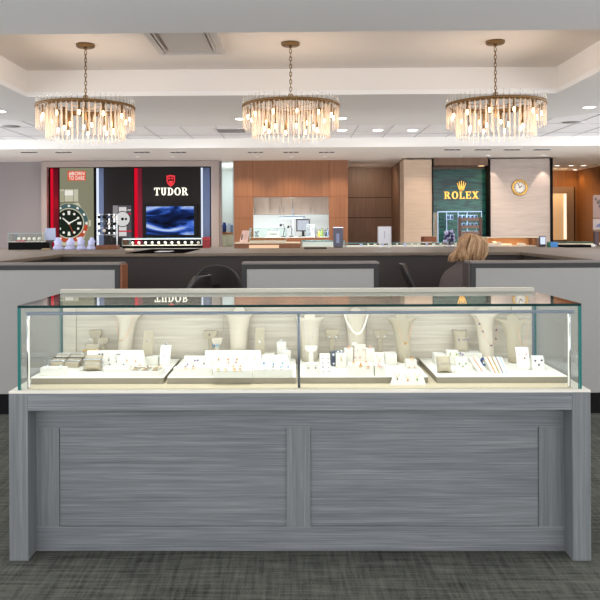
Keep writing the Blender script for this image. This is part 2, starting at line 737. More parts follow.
DLW = emis('downlight_bright', (255, 248, 236), 9.0)
for px, py, lab in ((0, 111.5, 'round recessed downlight at the ceiling edge past the watch-wall chandelier'),
                    (240.5, 119, 'round recessed downlight on the window side of the middle chandelier'),
                    (341.5, 118.5, 'round recessed downlight between the middle chandelier and the one before the green panel'),
                    (589, 107.5, 'round recessed downlight beside the ceiling speaker past the green-panel chandelier')):
    q = S(px, py, Zc)
    downlight(q, .085, lab, None, 60, (255, 244, 228), 2.2, DLW)
for px, lab in ((342, 'first'), (378, 'second'), (412.5, 'third')):
    q = S(px, 130.3, Ztile)
    downlight(q, .095, 'round white downlight set in a ceiling tile, %s from the middle chandelier' % lab, 'downlights in the ceiling tiles', 45, (240, 242, 255), 2.2, DLW)
# triple slot fixtures in the soffit
M_slotd = mat('slot_dark', (38, 36, 36), 0.5)
slots = [29.5, 64, 142, 178.5, 255.5, 291, 326.5, 452, 482.5, 511.5, 541.5]
names = ['first', 'second', 'third', 'fourth', 'fifth', 'sixth', 'seventh', 'eighth', 'ninth', 'tenth', 'eleventh']
for i, px in enumerate(slots):
    q = S(px, 152.0 if px < 400 else 149.5, Zs)
    t = thing('spotlight_slot', 'triple recessed spotlight slot in the soffit, %s from the grey wall' % names[i], 'ceiling light', q, group='triple spotlight slots in the soffit')
    m = MB()
    m.box(-.15, .15, -.09, .09, -.004, 0)
    m.build('frame', M_trim, t)
    for k in (-1, 0, 1):
        m = MB()
        m.box(k * .09 - .036, k * .09 + .036, -.07, .03, -.012, -.0045)
        m.build('lamp_cell', M_slotd, t)
    if i % 2 == 0:
        light('slot_beam', 'SPOT', (q.x, q.y, Zs - .05), 55, (255, 238, 214), .06, (0.5, 0, 0), 1.9, .8)
# small wall washers
DLS = emis('downlight_soft', (255, 250, 242), 1.6)
smalls = [(137.5, 156.8), (173, 156.8), (257, 157), (291.5, 157), (325, 156.8), (461, 156.3), (488, 155.5), (543, 155)]
for i, (px, py) in enumerate(smalls):
    q = S(px, py, Zs)
    lab = ['before the red-striped side of the black watch wall', 'above the television of the black watch wall', 'above the window edge by the booklets',
           'above the middle of the service window', 'above the window edge by the grey sign', 'above the crown emblem', 'between the green panel and cream wall', 'above the cream wall past the clock'][i]
    downlight(q, .05, 'small round downlight in the soffit ' + lab, 'small wall-washing downlights', 0, lens=DLS)
for i, px in enumerate((557, 571, 583.5)):
    q = S(px, 165.6, Zs)
    downlight(q, .06, 'small round downlight near the wood doorway, %s of three from the cream wall' % names[i], 'doorway downlights', 22, (255, 214, 160), 2.0)
q = S(575, 169.8, Zs)
downlight(q, .06, 'small round downlight tucked in the corner above the wood doorway', None, 10, (255, 210, 150), 2.2)
# scallops on cream wall, column and the other walls
for px, en in ((543, 60), (492, 40)):
    light('wall_washer', 'SPOT', (xs(px, Yk), Yk - .16, Zs - .03), en * .32, (255, 232, 214), .02, (0.12, 0, 0), 0.95, .25)
for px in (245, 291, 338):
    light('wood_washer', 'SPOT', (xs(px), Yb - .5, Zs - .03), 30, (255, 226, 196), .04, (0.25, 0, 0), 1.7, .8)
light('column_washer', 'SPOT', (xs(418, Yk), Yk - .5, Zs - .03), 15, (255, 230, 206), .04, (0.3, 0, 0), 1.6, .8)
light('green_washer', 'SPOT', (xs(480, Yk), Yk - .25, Zs - .03), 22, (255, 236, 206), .03, (0.1, 0, 0), 1.4, .6)
light('recess_fill', 'AREA', (xs(374), 15.0, Zs - .03), 12, (255, 232, 206), .5, (0.35, 0, 0))  # fill added to brighten the walnut recess, no fixture there
light('door_fill', 'AREA', (xs(562, 16.3), 16.3, Zs - .03), 16, (255, 220, 176), .4, (0.5, 0, 0))  # added area fill that brightens the doorway, has no fixture
light('side_wood_washer', 'SPOT', (xs(575, 15.5), 15.6, Zs - .03), 40, (255, 206, 150), .04, (0.2, 0.5, 0), 1.8, .8)

downlight(Vector((xs(481.5, Yk + .15), Yk + .15, zs(165.3, Yk, 461))), .075, 'warm round downlight under the brown header above the emerald panel', None, 6, (255, 214, 150), 1.9, emis('warm_lens', (255, 206, 140), 3.0))
# ceiling speakers
M_spk = mat('speaker_grille', (150, 146, 146), 0.8)
for px, py, lab in ((11, 126, 'round grey ceiling speaker above the grey wall and glass case'), (571.5, 122, 'round grey ceiling speaker past the green-panel chandelier')):
    q = S(px, py, Ztile)
    t = thing('ceiling_speaker', lab, 'speaker', q)
    m = MB()
    m.lathe([(.125, -.004), (.14, -.006), (.145, 0)], 28)
    m.build('rim', M_trim, t)
    m = MB()
    m.lathe([(0, -.008), (.124, -.006), (.124, 0)], 28)
    m.build('grille', M_spk, t)
# vent grille near middle chandelier in the tiles
q = S(231, 130.5, Ztile)
t = thing('ceiling_return_vent', 'white return air vent in the tile ceiling beside the middle chandelier', 'vent', q)
m = MB()
for s_ in (-1, 1):
    m.box(s_ * .22 - .015, s_ * .22 + .015, -.24, .24, -.008, 0)
    m.box(-.22, .22, s_ * .225 - .015, s_ * .225 + .015, -.008, 0)
m.build('frame', M_trim, t)
for k in range(7):
    m = MB()
    m.box(-.2, .2, -.21 + k * .07 - .012, -.21 + k * .07 + .012, -.006, -.001)
    m.build('slat', M_spk, t)

# large supply diffuser in the coffer
a, bb_, c, d = S(148, 33.5, Zt), S(214, 33.5, Zt), S(225.5, 51.5, Zt), S(162, 51.5, Zt)
vx0, vx1, vy0, vy1 = (a.x + d.x) / 2, (bb_.x + c.x) / 2, Yc0 + .25, (c.y + d.y) / 2
t = thing('ceiling_diffuser', 'large square grey metal air diffuser in the coffer beside the watch-wall chandelier', 'vent', ((vx0 + vx1) / 2, (vy0 + vy1) / 2, Zt))
hx, hy = (vx1 - vx0) / 2, (vy1 - vy0) / 2
M_vent = mat('vent_metal', (206, 204, 202), 0.35, 0.3)
M_ventd = mat('vent_plate', (196, 194, 192), 0.4, 0.3)
m = MB()
for s_ in (-1, 1):
    m.box(s_ * hx - .02, s_ * hx + .02, -hy, hy, -.03, 0)
    m.box(-hx, hx, s_ * hy - .02, s_ * hy + .02, -.03, 0)
m.build('frame', M_vent, t)
m = MB()
m.box(-hx * .68, hx * .68, -hy * .72, hy * .9, -.02, -.008)
m.build('centre_plate', M_ventd, t)
for s_ in (-1, 1):
    for k in (.78, .88):
        m = MB()
        m.prism([(s_ * hx * k - .008, -.035), (s_ * hx * k + .006, -.035), (s_ * hx * k + .03 * s_, -.004), (s_ * hx * k + .03 * s_ - .014, -.004)], hy * 1.7, 'y', -hy * .85)
        m.build('slat', M_vent, t)

# ------------------------------------------------------------------ chandeliers
M_rod = pane_glass('crystal_rod', (255, 250, 244), 0.06, 0.34, (255, 246, 236), 0.08)
M_bulb = emis('warm_bulb', (255, 212, 158), 20.0)
M_ringb = mat('brass_ring', (128, 96, 54), 0.4, 0.55)


def make_chandelier(loc, label):
    t = thing('crystal_chandelier', label, 'chandelier', loc, group='crystal rod chandeliers')
    # local origin = ceiling point; ring at z = -0.60
    zr = -.562
    m = MB()
    m.lathe([(0, -.028), (.075, -.028), (.083, -.02), (.083, 0), (0, 0)], 28)
    m.lathe([(0, -.05), (.016, -.046), (.016, -.028)], 12)
    m.build('canopy', M_brass, t)
    # chain of links
    m = MB()
    z = -.055
    i = 0
    while z > -.455:
        T = Matrix.Translation((0, 0, z - .02)) @ Matrix.Rotation(PI / 2 * (i % 2), 4, 'Z')
        m.torus((0, 0, 0), .02, .0036, 12, 5, T=T, axis='y', sx=.5, sy=1.15)
        z -= .034
        i += 1
    m.build('chain', M_brass, t)
    m = MB()
    m.tube([(0, 0, -.46), (0, 0, zr - .12)], .008, 8)
    m.torus((0, 0, -.475), .02, .005, 14, 6, axis='y')
    for k in range(6):
        a = 2 * PI * k / 6 + .3
        m.tube([(0, 0, zr - .02), (.42 * math.cos(a), .42 * math.sin(a), zr - .004)], .0035, 6)
    m.build('stem_frame', M_brass, t)
    m = MB()
    m.lathe([(.42, zr - .012), (.43, zr - .016), (.436, zr - .008), (.436, zr + .006), (.42, zr + .006), (.42, zr - .012)], 64)
    for k in range(56):
        a = 2 * PI * (k + .5) / 56
        m.ball((.43 * math.cos(a), .43 * math.sin(a), zr - .02), .005, 6, 4)
    m.build('brass_ring', M_ringb, t)
    m = MB()
    m.lathe([(.335, zr - .01), (.345, zr - .01), (.345, zr + .01), (.335, zr + .01), (.335, zr - .01)], 48)
    m.build('inner_ring', M_ringb, t)
    # rods
    ro = MB()
    ro.lathe([(0, -.205), (.0045, -.202), (.0058, -.192), (.0058, .0)], 8)
    ro.lathe([(.0056, .0005), (.0056, .056), (.005, .063), (0, .065)], 8, mi=1)
    ri = MB()
    ri.lathe([(0, -.292), (.006, -.288), (.0072, -.276), (.0072, -.005), (0, -.005)], 8)
    n1, n2 = 56, 44
    first = None
    for k in range(n1):
        a = 2 * PI * k / n1
        pos = (.424 * math.cos(a), .424 * math.sin(a), zr)
        if first is None:
            first = ro.build('crystal_rod', [M_rod, M_rodtip], t, loc=pos)
        else:
            o = first.copy()
            COL.objects.link(o)
            o.location = pos
            o.parent = t
    first = None
    for k in range(n2):
        a = 2 * PI * (k + .5) / n2
        pos = (.34 * math.cos(a), .34 * math.sin(a), zr)
        if first is None:
            first = ri.build('inner_crystal_rod', M_rod, t, loc=pos)
        else:
            o = first.copy()
            COL.objects.link(o)
            o.location = pos
            o.parent = t
    # lamp holders: upper ring of twelve, lower ring of eight
    for n, R, zt, zb in ((12, .385, zr - .012, zr - .085), (8, .24, zr - .03, zr - .19)):
        for k in range(n):
            a = 2 * PI * (k + .25) / n
            x, y = R * math.cos(a), R * math.sin(a)
            m = MB()
            m.tube([(x, y, zt), (x, y, zb)], .011, 8)
            so = m.build('lamp_socket', M_brass, t)
            m = MB()
            m.lathe([(0, zb - .042), (.006, zb - .036), (.0095, zb - .022), (.008, zb - .008), (.006, zb)], 10, T=Matrix.Translation((x, y, 0)))
            m.build('bulb', M_bulb, so)
    light('chandelier_glow', 'POINT', (loc[0], loc[1], loc[2] + zr - .14), 12, (255, 224, 194), .2)
    return t


for px, py, lab in ((84.5, 43.5, 'crystal rod chandelier on a brass chain in front of the black watch wall'),
                    (290.5, 42, 'crystal rod chandelier on a brass chain in front of the service window'),
                    (497, 39.5, 'crystal rod chandelier on a brass chain in front of the green panel')):
    q = S(px, py, Zt)
    make_chandelier((q.x, 6.6, Zt), lab)
# ------------------------------------------------------------------ selling island: counters round a staff area
ZT = 1.067
Yi = 7.21
Yo2 = 9.85
xi0 = S(63, 254, ZT).x
xi1 = S(524.5, 252.3, ZT).x
YF = 5.227
XA = 3.75
M_plinth = mat('dark_counter_body', (58, 52, 50), 0.6, spec=0.3)
t = thing('back_counter', 'long dark counter with driftwood top across the back of the staff area', 'counter', (0, 8.2, 0))
m = MB()
m.box(-XA, XA, Yi + .02, Yo2 - .02, 0, ZT - .032)
m.build('body', M_plinth, t, world=True)
m = MB()
m.box(-XA, XA, Yi, Yo2, ZT - .03, ZT)
m.build('worktop', M_worktop, t, world=True, bevel=.003)
for s_, xi, lab in ((-1, xi0, 'dark side counter with driftwood top on the watch-wall side of the staff area'), (1, xi1, 'dark side counter with driftwood top on the cream-wall side of the staff area')):
    t = thing('side_counter', lab, 'counter', (s_ * 3.0, 6.2, 0))
    a0, a1 = sorted((xi, s_ * XA))
    m = MB()
    m.box(a0 + .015, a1 - .015, YF + .24, Yi - .01, 0, ZT - .032)
    m.build('body', M_plinth, t, world=True)
    m = MB()
    m.box(a0, a1, YF + .225, Yi - .001, ZT - .03, ZT)
    m.build('worktop', M_worktop, t, world=True, bevel=.003)


def desk(x0, x1, label, side=0, fl=.034, fr=.034):
    t = thing('front_desk', label, 'desk', ((x0 + x1) / 2, YF, 0), group='grey-fronted desks behind the showcase')
    m = MB()
    m.box(x0, x1, YF + .012, YF + .2, .142, ZT - .012)
    m.build('body', M_dark, t, world=True)
    m = MB()
    m.box(x0, x1, YF, YF + .012, ZT - .045, ZT - .012)
    m.box(x0, x0 + fl, YF, YF + .012, .142, ZT - .045)
    m.box(x1 - fr, x1, YF, YF + .012, .142, ZT - .045)
    m.build('charcoal_frame', M_darkframe, t, world=True)
    m = MB()
    m.box(x0 + fl + .001, x1 - fr - .001, YF + .003, YF + .0118, .143, ZT - .046)
    m.build('grey_panel', M_panelgrey, t, world=True)
    m = MB()
    m.box(x0, x1, YF - .004, YF + .2, 0, .141)
    m.build('kick_base', M_black, t, world=True)
    m = MB()
    m.box(x0 - .002, x1 + .002, YF - .006, YF + .206, ZT - .0118, ZT + .001)
    m.build('desk_top', mat('desk_top_edge', (104, 97, 92), .5), t, world=True)
    if side:
        x = x1 if side > 0 else x0
        m = MB()
        a, c = sorted((x + side * .001, x + side * .014))
        m.box(a, c, YF + .01, YF + .2, 0, ZT - .0125)
        m.build('side_panel', M_brownwood if side > 0 else M_dark, t, world=True)
    return t


desk(-XA, P(119.6, 280, YF).x, 'grey-fronted desk with chestnut side panel on the watch-wall side', 1)
desk(P(242, 280, YF).x, P(378.8, 280, YF).x, 'middle grey-fronted desk standing free between the two longer ones')
desk(P(471, 280, YF).x, XA, 'grey-fronted desk in front of the seated woman', -1)


# office chairs
M_chair = mat('chair_leather', (44, 39, 37), 0.45)
M_chair2 = mat('chair_shell', (52, 48, 47), 0.35)
M_chrome = mat('chrome', (190, 190, 192), 0.15, 1.0)


def office_chair(name, label, x, y, rz, kind, top):
    t = thing(name, label, 'office chair', (x, y, 0), rz, group='office chairs in the staff area')
    m = MB()   # seat, chair faces +y
    m.loft([[Vector((.235 * math.copysign(abs(math.cos(a)) ** .6, math.cos(a)) * k, .23 * math.copysign(abs(math.sin(a)) ** .6, math.sin(a)) * k, z)) for a in [2 * PI * i / 28 for i in range(28)]]
            for z, k in ((.42, .8), (.43, .95), (.46, 1.0), (.49, .97), (.505, .8))])
    m.build('seat', M_chair, t)
    m = MB()
    n = 17
    H = top - .52

    def shell(u, v):
        # u -1..1 across, v 0..1 up ; back leans away (-y)
        if kind == 'round':
            w = .205 * max(0.0, 1 - max(0, (v - .30) / .70) ** 3.6) ** .5 + .004
            return Vector((u * w, -.22 - .10 * v + .07 * u * u * (w / .2) ** 2, .52 + H * v))
        w = .19 * (1 - max(0, (v - .7) / .3) ** 3 * .35)
        return Vector((u * w, -.14 - .22 * v ** 1.0 - .02 * math.sin(v * PI) + .04 * u * u, .50 + (H + .02) * v))
    front, back = [], []
    rows = 12
    for j in range(rows + 1):
        for i in range(n):
            p = shell(-1 + 2 * i / (n - 1), 1 - (1 - j / rows) ** 1.8)
            front.append(p)
            back.append(p + Vector((0, -.028, 0)))
    vs = front + back
    N = len(front)
    fs = []
    for j in range(rows):
        for i in range(n - 1):
            a = j * n + i
            fs.append((a, a + n, a + n + 1, a + 1))
            fs.append((N + a, N + a + 1, N + a + n + 1, N + a + n))
    for j in range(rows):
        for i in (0, n - 1):
            a = j * n + i
            fs.append((a, a + n, N + a + n, N + a) if i == n - 1 else (a, N + a, N + a + n, a + n))
    for i in range(n - 1):
        fs.append((i, i + 1, N + i + 1, N + i))
        a = rows * n + i
        fs.append((a, N + a, N + a + 1, a + 1))
    m.add(vs, fs, 0, True)
    m.build('backrest', M_chair if kind == 'round' else M_chair2, t)
    if kind == 'round':
        m = MB()
        pts = []
        for i in range(13):
            a = PI * i / 12
            pts.append((.075 * math.cos(a), .6 + .16 * math.sin(a) + .1))
        pts = [(.085, .53)] + pts + [(-.085, .53)]
        # padded inner arch, on both faces of the shell
        q = [(x_, z_) for x_, z_ in pts]
        rings = []
        for off, k in ((-.262, .85), (-.285, 1.0), (-.35, 1.0), (-.372, .85)):
            rings.append([Vector((x_ * k, off - .05 * ((z_ - .53) / .3), .66 + (z_ - .66) * (1 if k == 1 else .93))) for x_, z_ in q])
        m.loft(rings)
        m.build('inner_pad', M_black, t)
    m = MB()
    m.tube([(0, -.2, .45), (0, -.265, .5), (0, -.28, .62)], .02, 8)
    m.build('back_bracket', M_chrome, t)
    m = MB()
    m.lathe([(.03, .10), (.03, .3), (.02, .3), (.02, .419), (.08, .42)], 14)
    m.build('gas_post', M_chrome, t)
    for k in range(5):
        a = 2 * PI * k / 5 + .3
        m = MB()
        m.tube([(0, 0, .115), (.15 * math.cos(a), .15 * math.sin(a), .10), (.28 * math.cos(a), .28 * math.sin(a), .075)], [.026, .02, .015], 8)
        lg = m.build('leg', M_chrome, t)
        m = MB()
        T = Matrix.Translation((.28 * math.cos(a), .28 * math.sin(a), .03)) @ Matrix.Rotation(a, 4, 'Z')
        m.tube([(-.001, -.02, 0), (-.001, .02, 0)], .03, 12, T=T)
        m.build('caster', M_black, lg)
    return t


q = P(218, 280, 6.3)
office_chair('office_chair', 'dark round-backed office chair facing the driftwood counter', q.x + .02, 6.3, 0.0, 'round', P(218, 264, 6.1).z)
q = P(200, 280, 5.85)
office_chair('office_chair', 'dark slim-backed office chair beside the round-backed one, near the chestnut panel', q.x - .27, 5.75, 1.25, 'slim', P(192, 274, 5.8).z)
q = P(402, 265, 6.75)
office_chair('office_chair', 'dark slim office chair seen edge-on beside the seated woman', q.x + .36, 6.75, -PI / 2 - .1, 'slim', q.z + .01)

# ------------------------------------------------------------------ the seated woman
M_skin = mat('skin', (206, 164, 138), 0.55, spec=0.3)
M_sweater = mat('grey_sweater', (92, 84, 83), 0.9, spec=0.1, bump=(60, .3))
M_trouser = mat('dark_trousers', (40, 40, 46), 0.9, spec=0.1)
M_hair = grain('hair_mid', (128, 94, 64), (180, 142, 104), (60, 60, 6), 0.5)
M_hair2 = grain('hair_light', (158, 122, 88), (206, 170, 130), (60, 60, 6), 0.5)


def skin_mesh(name, verts, edges, radii, mt, parent, sub=2):
    me = bpy.data.meshes.new(name)
    me.from_pydata([tuple(v) for v in verts], edges, [])
    me.materials.append(mt)
    o = bpy.data.objects.new(name, me)
    COL.objects.link(o)
    o.parent = parent
    md = o.modifiers.new('skin', 'SKIN')
    md.use_smooth_shade = True
    lay = me.skin_vertices[0] if len(me.skin_vertices) else None
    if lay is None:
        bpy.context.view_layer.objects.active = o
        bpy.context.view_layer.update()
        lay = me.skin_vertices[0]
    for i, r in enumerate(radii):
        lay.data[i].radius = r if isinstance(r, tuple) else (r, r)
        lay.data[i].use_root = (i == 0)
    sm = o.modifiers.new('subsurf', 'SUBSURF')
    sm.levels = sm.render_levels = sub
    return o


YW = 6.02
wx = P(458, 285, YW).x
tw = thing('person', 'seated woman seen from behind in a grey sweater with loose blond-brown hair, leaning forward', 'person', (wx, YW, 0))
fw = Vector((.85, .52, 0)).normalized()      # facing
sd = Vector((-fw.y, fw.x, 0))                # her left


def W(f, s, z):
    return fw * f + sd * s + Vector((0, 0, z))


hz = P(470, 246, YW).z
hx = P(471, 246, YW).x - wx
hf = hx / fw.x * .92
V, E, R = [], [], []


def vtx(p, r, parent=None):
    V.append(p)
    R.append(r)
    if parent is not None:
        E.append((parent, len(V) - 1))
    return len(V) - 1


pel = vtx(W(0, 0, .52), .13)
sp1 = vtx(W(0, 0, .68), .115, pel)
ch = vtx(W(.05, 0, .86), .12, sp1)
nb = vtx(W(hf - .05, 0, .985), .05, ch)
nk = vtx(W(hf - .02, 0, hz - .085), .05, nb)
hd = vtx(W(hf + .005, 0, hz + .02), .09, nk)
fc = vtx(W(hf + .03, 0, hz + .085), .07, hd)
for s_ in (1, -1):
    shd = vtx(W(.06, s_ * .145, .915), .045, ch)
    elb = vtx(W(.2, s_ * .21, .74), .040, shd)
    wr = vtx(W(.43, s_ * .15, .735), .026, elb)
    pm = vtx(W(.5, s_ * .14, .735), .03, wr)
    for k, (o_, l_) in enumerate(((-.028, .07), (-.010, .082), (.009, .076), (.027, .058))):
        f1 = vtx(W(.53, s_ * .14 + o_, .733), .0095, pm)
        f2 = vtx(W(.53 + l_ * .55, s_ * .14 + o_ * 1.15, .725), .0085, f1)
        vtx(W(.53 + l_, s_ * .14 + o_ * 1.15, .708), .007, f2)
    th = vtx(W(.485, s_ * .14 - s_ * .035, .728), .011, wr)
    vtx(W(.53, s_ * .14 - s_ * .05, .715), .0085, th)
    hip = vtx(W(.06, s_ * .09, .515), .085, pel)
    kn = vtx(W(.43, s_ * .11, .52), .058, hip)
    an = vtx(W(.40, s_ * .11, .10), .036, kn)
    vtx(W(.53, s_ * .12, .04), .034, an)
body = skin_mesh('body', V, E, R, M_skin, tw)
# clothes follow the same joints with a little more girth
m = MB()
rs = []
for z_, f_, w_, d_ in ((.50, 0, .165, .125), (.56, -.012, .17, .13), (.66, -.022, .17, .125), (.76, -.012, .178, .128), (.86, .012, .188, .13), (.92, .038, .186, .118), (.955, .056, .165, .102), (.985, .072, .125, .084), (1.01, hf - .035, .078, .068), (1.03, hf - .028, .06, .058), (1.055, hf - .022, .058, .056), (1.06, hf - .022, .05, .048)):
    rs.append([W(f_ + d_ * math.cos(2 * PI * k / 28), w_ * math.sin(2 * PI * k / 28), z_) for k in range(28)])
m.loft(rs)
for s_ in (1, -1):
    sl = [W(.05, s_ * .12, .93), W(.075, s_ * .175, .90), W(.14, s_ * .2, .81), W(.2, s_ * .212, .742), W(.3, s_ * .185, .735), W(.41, s_ * .155, .735)]
    m.tube(sl, [.06, .068, .062, .056, .048, .037], 14)
m.build('sweater', M_sweater, tw, subsurf=1)
V, E, R = [], [], []
b0 = vtx(W(0, 0, .515), .142)
for s_ in (1, -1):
    s0 = vtx(W(.07, s_ * .095, .515), .097, b0)
    s1 = vtx(W(.43, s_ * .11, .522), .07, s0)
    vtx(W(.40, s_ * .11, .13), .055, s1)
skin_mesh('trousers', V, E, R, M_trouser, tw)
for s_ in (1, -1):
    m = MB()
    m.ball(W(.48, s_ * .118, .04), .05, 14, 8, sc=(1.0, 1.0, .75))
    m.ball(W(.41, s_ * .112, .045), .042, 14, 8, sc=(1, 1, .9))
    m.build('shoe', M_black, tw)
# face on the far side of the head
m = MB()
for s_ in (1, -1):
    m.ball(W(hf + .10, s_ * .032, hz + .03), .011, 10, 6, 0)
    m.ball(W(hf + .108, s_ * .032, hz + .03), .006, 8, 5, 1)
m.build('eyes', [mat('eye_white', (235, 232, 228), .3), M_black], tw)
m = MB()
m.loft([[W(hf + .095 + d_ * .5, w_ * math.cos(a), z_ + .01 * math.sin(a)) for a in [2 * PI * i / 8 for i in range(8)]] for d_, w_, z_ in ((0, .006, hz + .035), (.03, .009, hz + .01), (.046, .012, hz - .012), (.02, .009, hz - .022))])
m.build('nose', M_skin, tw)
m = MB()
m.ball(W(hf + .085, 0, hz - .045), .022, 10, 6, sc=(.5, 1, .3))
m.build('mouth', mat('lips', (176, 104, 96), .5), tw)
# hair: a cap and many locks sweeping from the crown to her back and down beside her face
m = MB()
m.ball(W(hf + .008, 0, hz + .002), .098, 20, 12, sc=(1.0, 1.05, 1.05))
rnd = random.Random(3)
ROOT = Vector((wx, YW, 0))
HY = YW + (W(hf, 0, 0)).y
for k in range(190):
    near = k % 3 != 0
    e = rnd.uniform(448.5, 462) if rnd.random() < .42 else rnd.uniform(460, 486.5)
    if e < 466:
        f = (466 - e) / 16
        ctrl = [(471 - 2 * rnd.random(), 235.5), (468 - 5 * f, 239 + 1.5 * f), (465 - 7.5 * f, 248 + 1.5 * f), (e + 1.5, 256.5), (e, 260 + rnd.uniform(-2, 2.5))]
    else:
        f = (e - 466) / 20
        ctrl = [(471 + 4 * rnd.random(), 235.2), (472 + 10 * f, 237.5 + 1.5 * f), (469 + 17.5 * f, 246), (e + .8, 253), (e - 1.5 * f, 260 + rnd.uniform(-3, 3))]
    jx = rnd.uniform(-.7, .7)
    w3 = []
    for i, (a_, b_) in enumerate(ctrl):
        u_ = max(-1, min(1, (a_ - 472) / 15.0))
        dep = (.105 if i else .03) * math.sqrt(max(.03, 1 - u_ * u_ * .95)) + rnd.uniform(-.006, .006)
        if i == 4:
            dep *= .85
        w3.append(P(a_ + jx, b_, HY + (-dep if near else dep)) - ROOT)
    if not near and e > 470:
        w3[3] += W(-.02, .0, 0)
    pts = []
    for i in range(4):
        p0_, p1_, p2_, p3_ = w3[max(0, i - 1)], w3[i], w3[i + 1], w3[min(4, i + 2)]
        for s in range(4):
            u_ = s / 4
            pts.append(.5 * ((2 * p1_) + (p2_ - p0_) * u_ + (2 * p0_ - 5 * p1_ + 4 * p2_ - p3_) * u_ * u_ + (3 * p1_ - p0_ - 3 * p2_ + p3_) * u_ ** 3))
    pts.append(w3[-1])
    n = len(pts)
    g = rnd.uniform(.007, .013)
    m.tube(pts, [g * (.5 + .6 * math.sin(PI * min(1, .15 + .85 * i / (n - 1)))) * (1 - .6 * (i / (n - 1)) ** 3) for i in range(n)], 6, mi=rnd.choice((0, 0, 1)))
m.build('hair', [M_hair, M_hair2], tw)
# her stool
t = thing('swivel_stool', 'low dark swivel stool under the seated woman', 'stool', (wx, YW, 0))
m = MB()
m.lathe([(0, .33), (.17, .33), (.19, .345), (.19, .365), (.16, .375), (0, .377)], 24)
m.build('seat', M_chair, t)
m = MB()
m.lathe([(.2, 0), (.2, .015), (.03, .03), (.025, .33)], 20)
m.build('pedestal', M_chrome, t)
# ------------------------------------------------------------------ serif lettering made of polygons
def arc(cx, cy, rx, ry, a0, a1, n=14):
    return [(cx + rx * math.cos(math.radians(a0 + (a1 - a0) * i / n)), cy + ry * math.sin(math.radians(a0 + (a1 - a0) * i / n))) for i in range(n + 1)]


def band(outer, inner):
    """quads between two arcs of equal length"""
    return [[outer[i], outer[i + 1], inner[i + 1], inner[i]] for i in range(len(outer) - 1)]


def rect(a, b, c, d):
    return [(a, c), (b, c), (b, d), (a, d)]


def glyph(ch):
    if ch == 'T':
        return [rect(0, .8, .9, 1), rect(0, .09, .70, .9), rect(.71, .8, .70, .9), rect(.31, .49, 0, .9), rect(.18, .62, 0, .08)], .8
    if ch == 'U':
        o, i = arc(.4, .38, .31, .38, 180, 360), arc(.4, .38, .12, .27, 180, 360)
        return [rect(.09, .28, .38, 1), rect(.52, .71, .38, 1), rect(0, .37, .92, 1), rect(.46, .80, .92, 1)] + band(o, i), .8
    if ch == 'D':
        o, i = arc(.32, .5, .5, .5, -90, 90), arc(.32, .5, .28, .40, -90, 90)
        return [rect(.10, .28, 0, 1), rect(0, .34, 0, .09), rect(0, .34, .91, 1)] + band(o, i), .82
    if ch == 'O':
        return band(arc(.45, .5, .45, .52, 0, 360, 28), arc(.45, .5, .23, .42, 0, 360, 28)), .9
    if ch == 'R':
        o, i = arc(.40, .74, .32, .26, -90, 90), arc(.40, .74, .13, .17, -90, 90)
        return [rect(.10, .28, 0, 1), rect(0, .40, 0, .09), rect(0, .42, .91, 1), rect(.31, .42, .48, .57)] + band(o, i) + [[(.36, .5), (.58, .5), (.82, .09), (.60, 0)], rect(.60, .90, 0, .09)], .9
    if ch == 'L':
        return [rect(.10, .28, 0, 1), rect(0, .40, .91, 1), rect(0, .72, 0, .10), rect(.63, .72, .1, .28)], .74
    if ch == 'E':
        return [rect(.10, .28, 0, 1), rect(0, .72, .90, 1), rect(0, .74, 0, .10), rect(.31, .55, .45, .55), rect(.64, .72, .72, .9), rect(.66, .74, .1, .28), rect(.5, .57, .38, .62)], .76
    if ch == 'X':
        return [[(.05, 1), (.31, 1), (.85, 0), (.59, 0)], [(.66, 1), (.80, 1), (.22, 0), (.08, 0)], rect(0, .38, .92, 1), rect(.54, .88, .92, 1), rect(0, .34, 0, .08), rect(.50, .92, 0, .08)], .92
    return [], .4


def word(m, text, x0, x1, z0, z1, y, d, mi=0, gap=.16):
    ws = [glyph(c)[1] for c in text]
    tot = sum(ws) + gap * (len(text) - 1)
    sx = (x1 - x0) / tot
    x = x0
    for c in text:
        ps, w = glyph(c)
        for p in ps:
            m.prism([(x + a * sx, z0 + b * (z1 - z0)) for a, b in p], d, 'y', y, mi)
        x += (w + gap) * sx


# ------------------------------------------------------------------ black watch wall
Yw = 13.85
M_redled = emis('red_led', (232, 22, 50), .8)
M_redpan = mat('red_lit_panel', (104, 8, 28), 0.6, spec=.08)
M_rosepan = mat('rose_panel', (126, 34, 54), 0.6, spec=.1)
M_whiteled = emis('blue_white_led', (226, 236, 255), 1.0)
M_bluepan = mat('blue_grey_panel', (88, 98, 122), 0.6, spec=.15)
X = lambda px, Y=Yw: P(px, 205, Y).x
Z = lambda py, px=130, Y=Yw: P(px, py, Y).z
t = thing('watch_display_wall', 'tall black watch display wall in a champagne frame with glowing red and white strips', 'display wall', (X(131), Yw, 0))
m = MB()
m.box(X(42.5), X(47.8), Yw - .06, Yw + .12, 0, Z(161))
m.box(X(211.5), X(219), Yw - .06, Yw + .12, 0, Z(161))
m.box(X(47.8), X(211.5), Yw - .06, Yw + .12, Z(167), Z(161))
m.build('frame', M_frameT, t, world=True)
m = MB()
m.box(X(47.8) + .001, X(211.5) - .001, Yw + .05, Yw + .12, 0, Z(167) - .001)
m.build('backing', M_black, t, world=True)
m = MB()
m.box(X(104.5), X(133.6), Yw + .0, Yw + .049, 0, Z(168))
m.build('black_panel', M_blackp, t, world=True)
m = MB()
m.box(X(142.5), X(200.5), Yw - .02, Yw + .049, 0, Z(167.5))
m.build('black_panel', M_blackp, t, world=True)
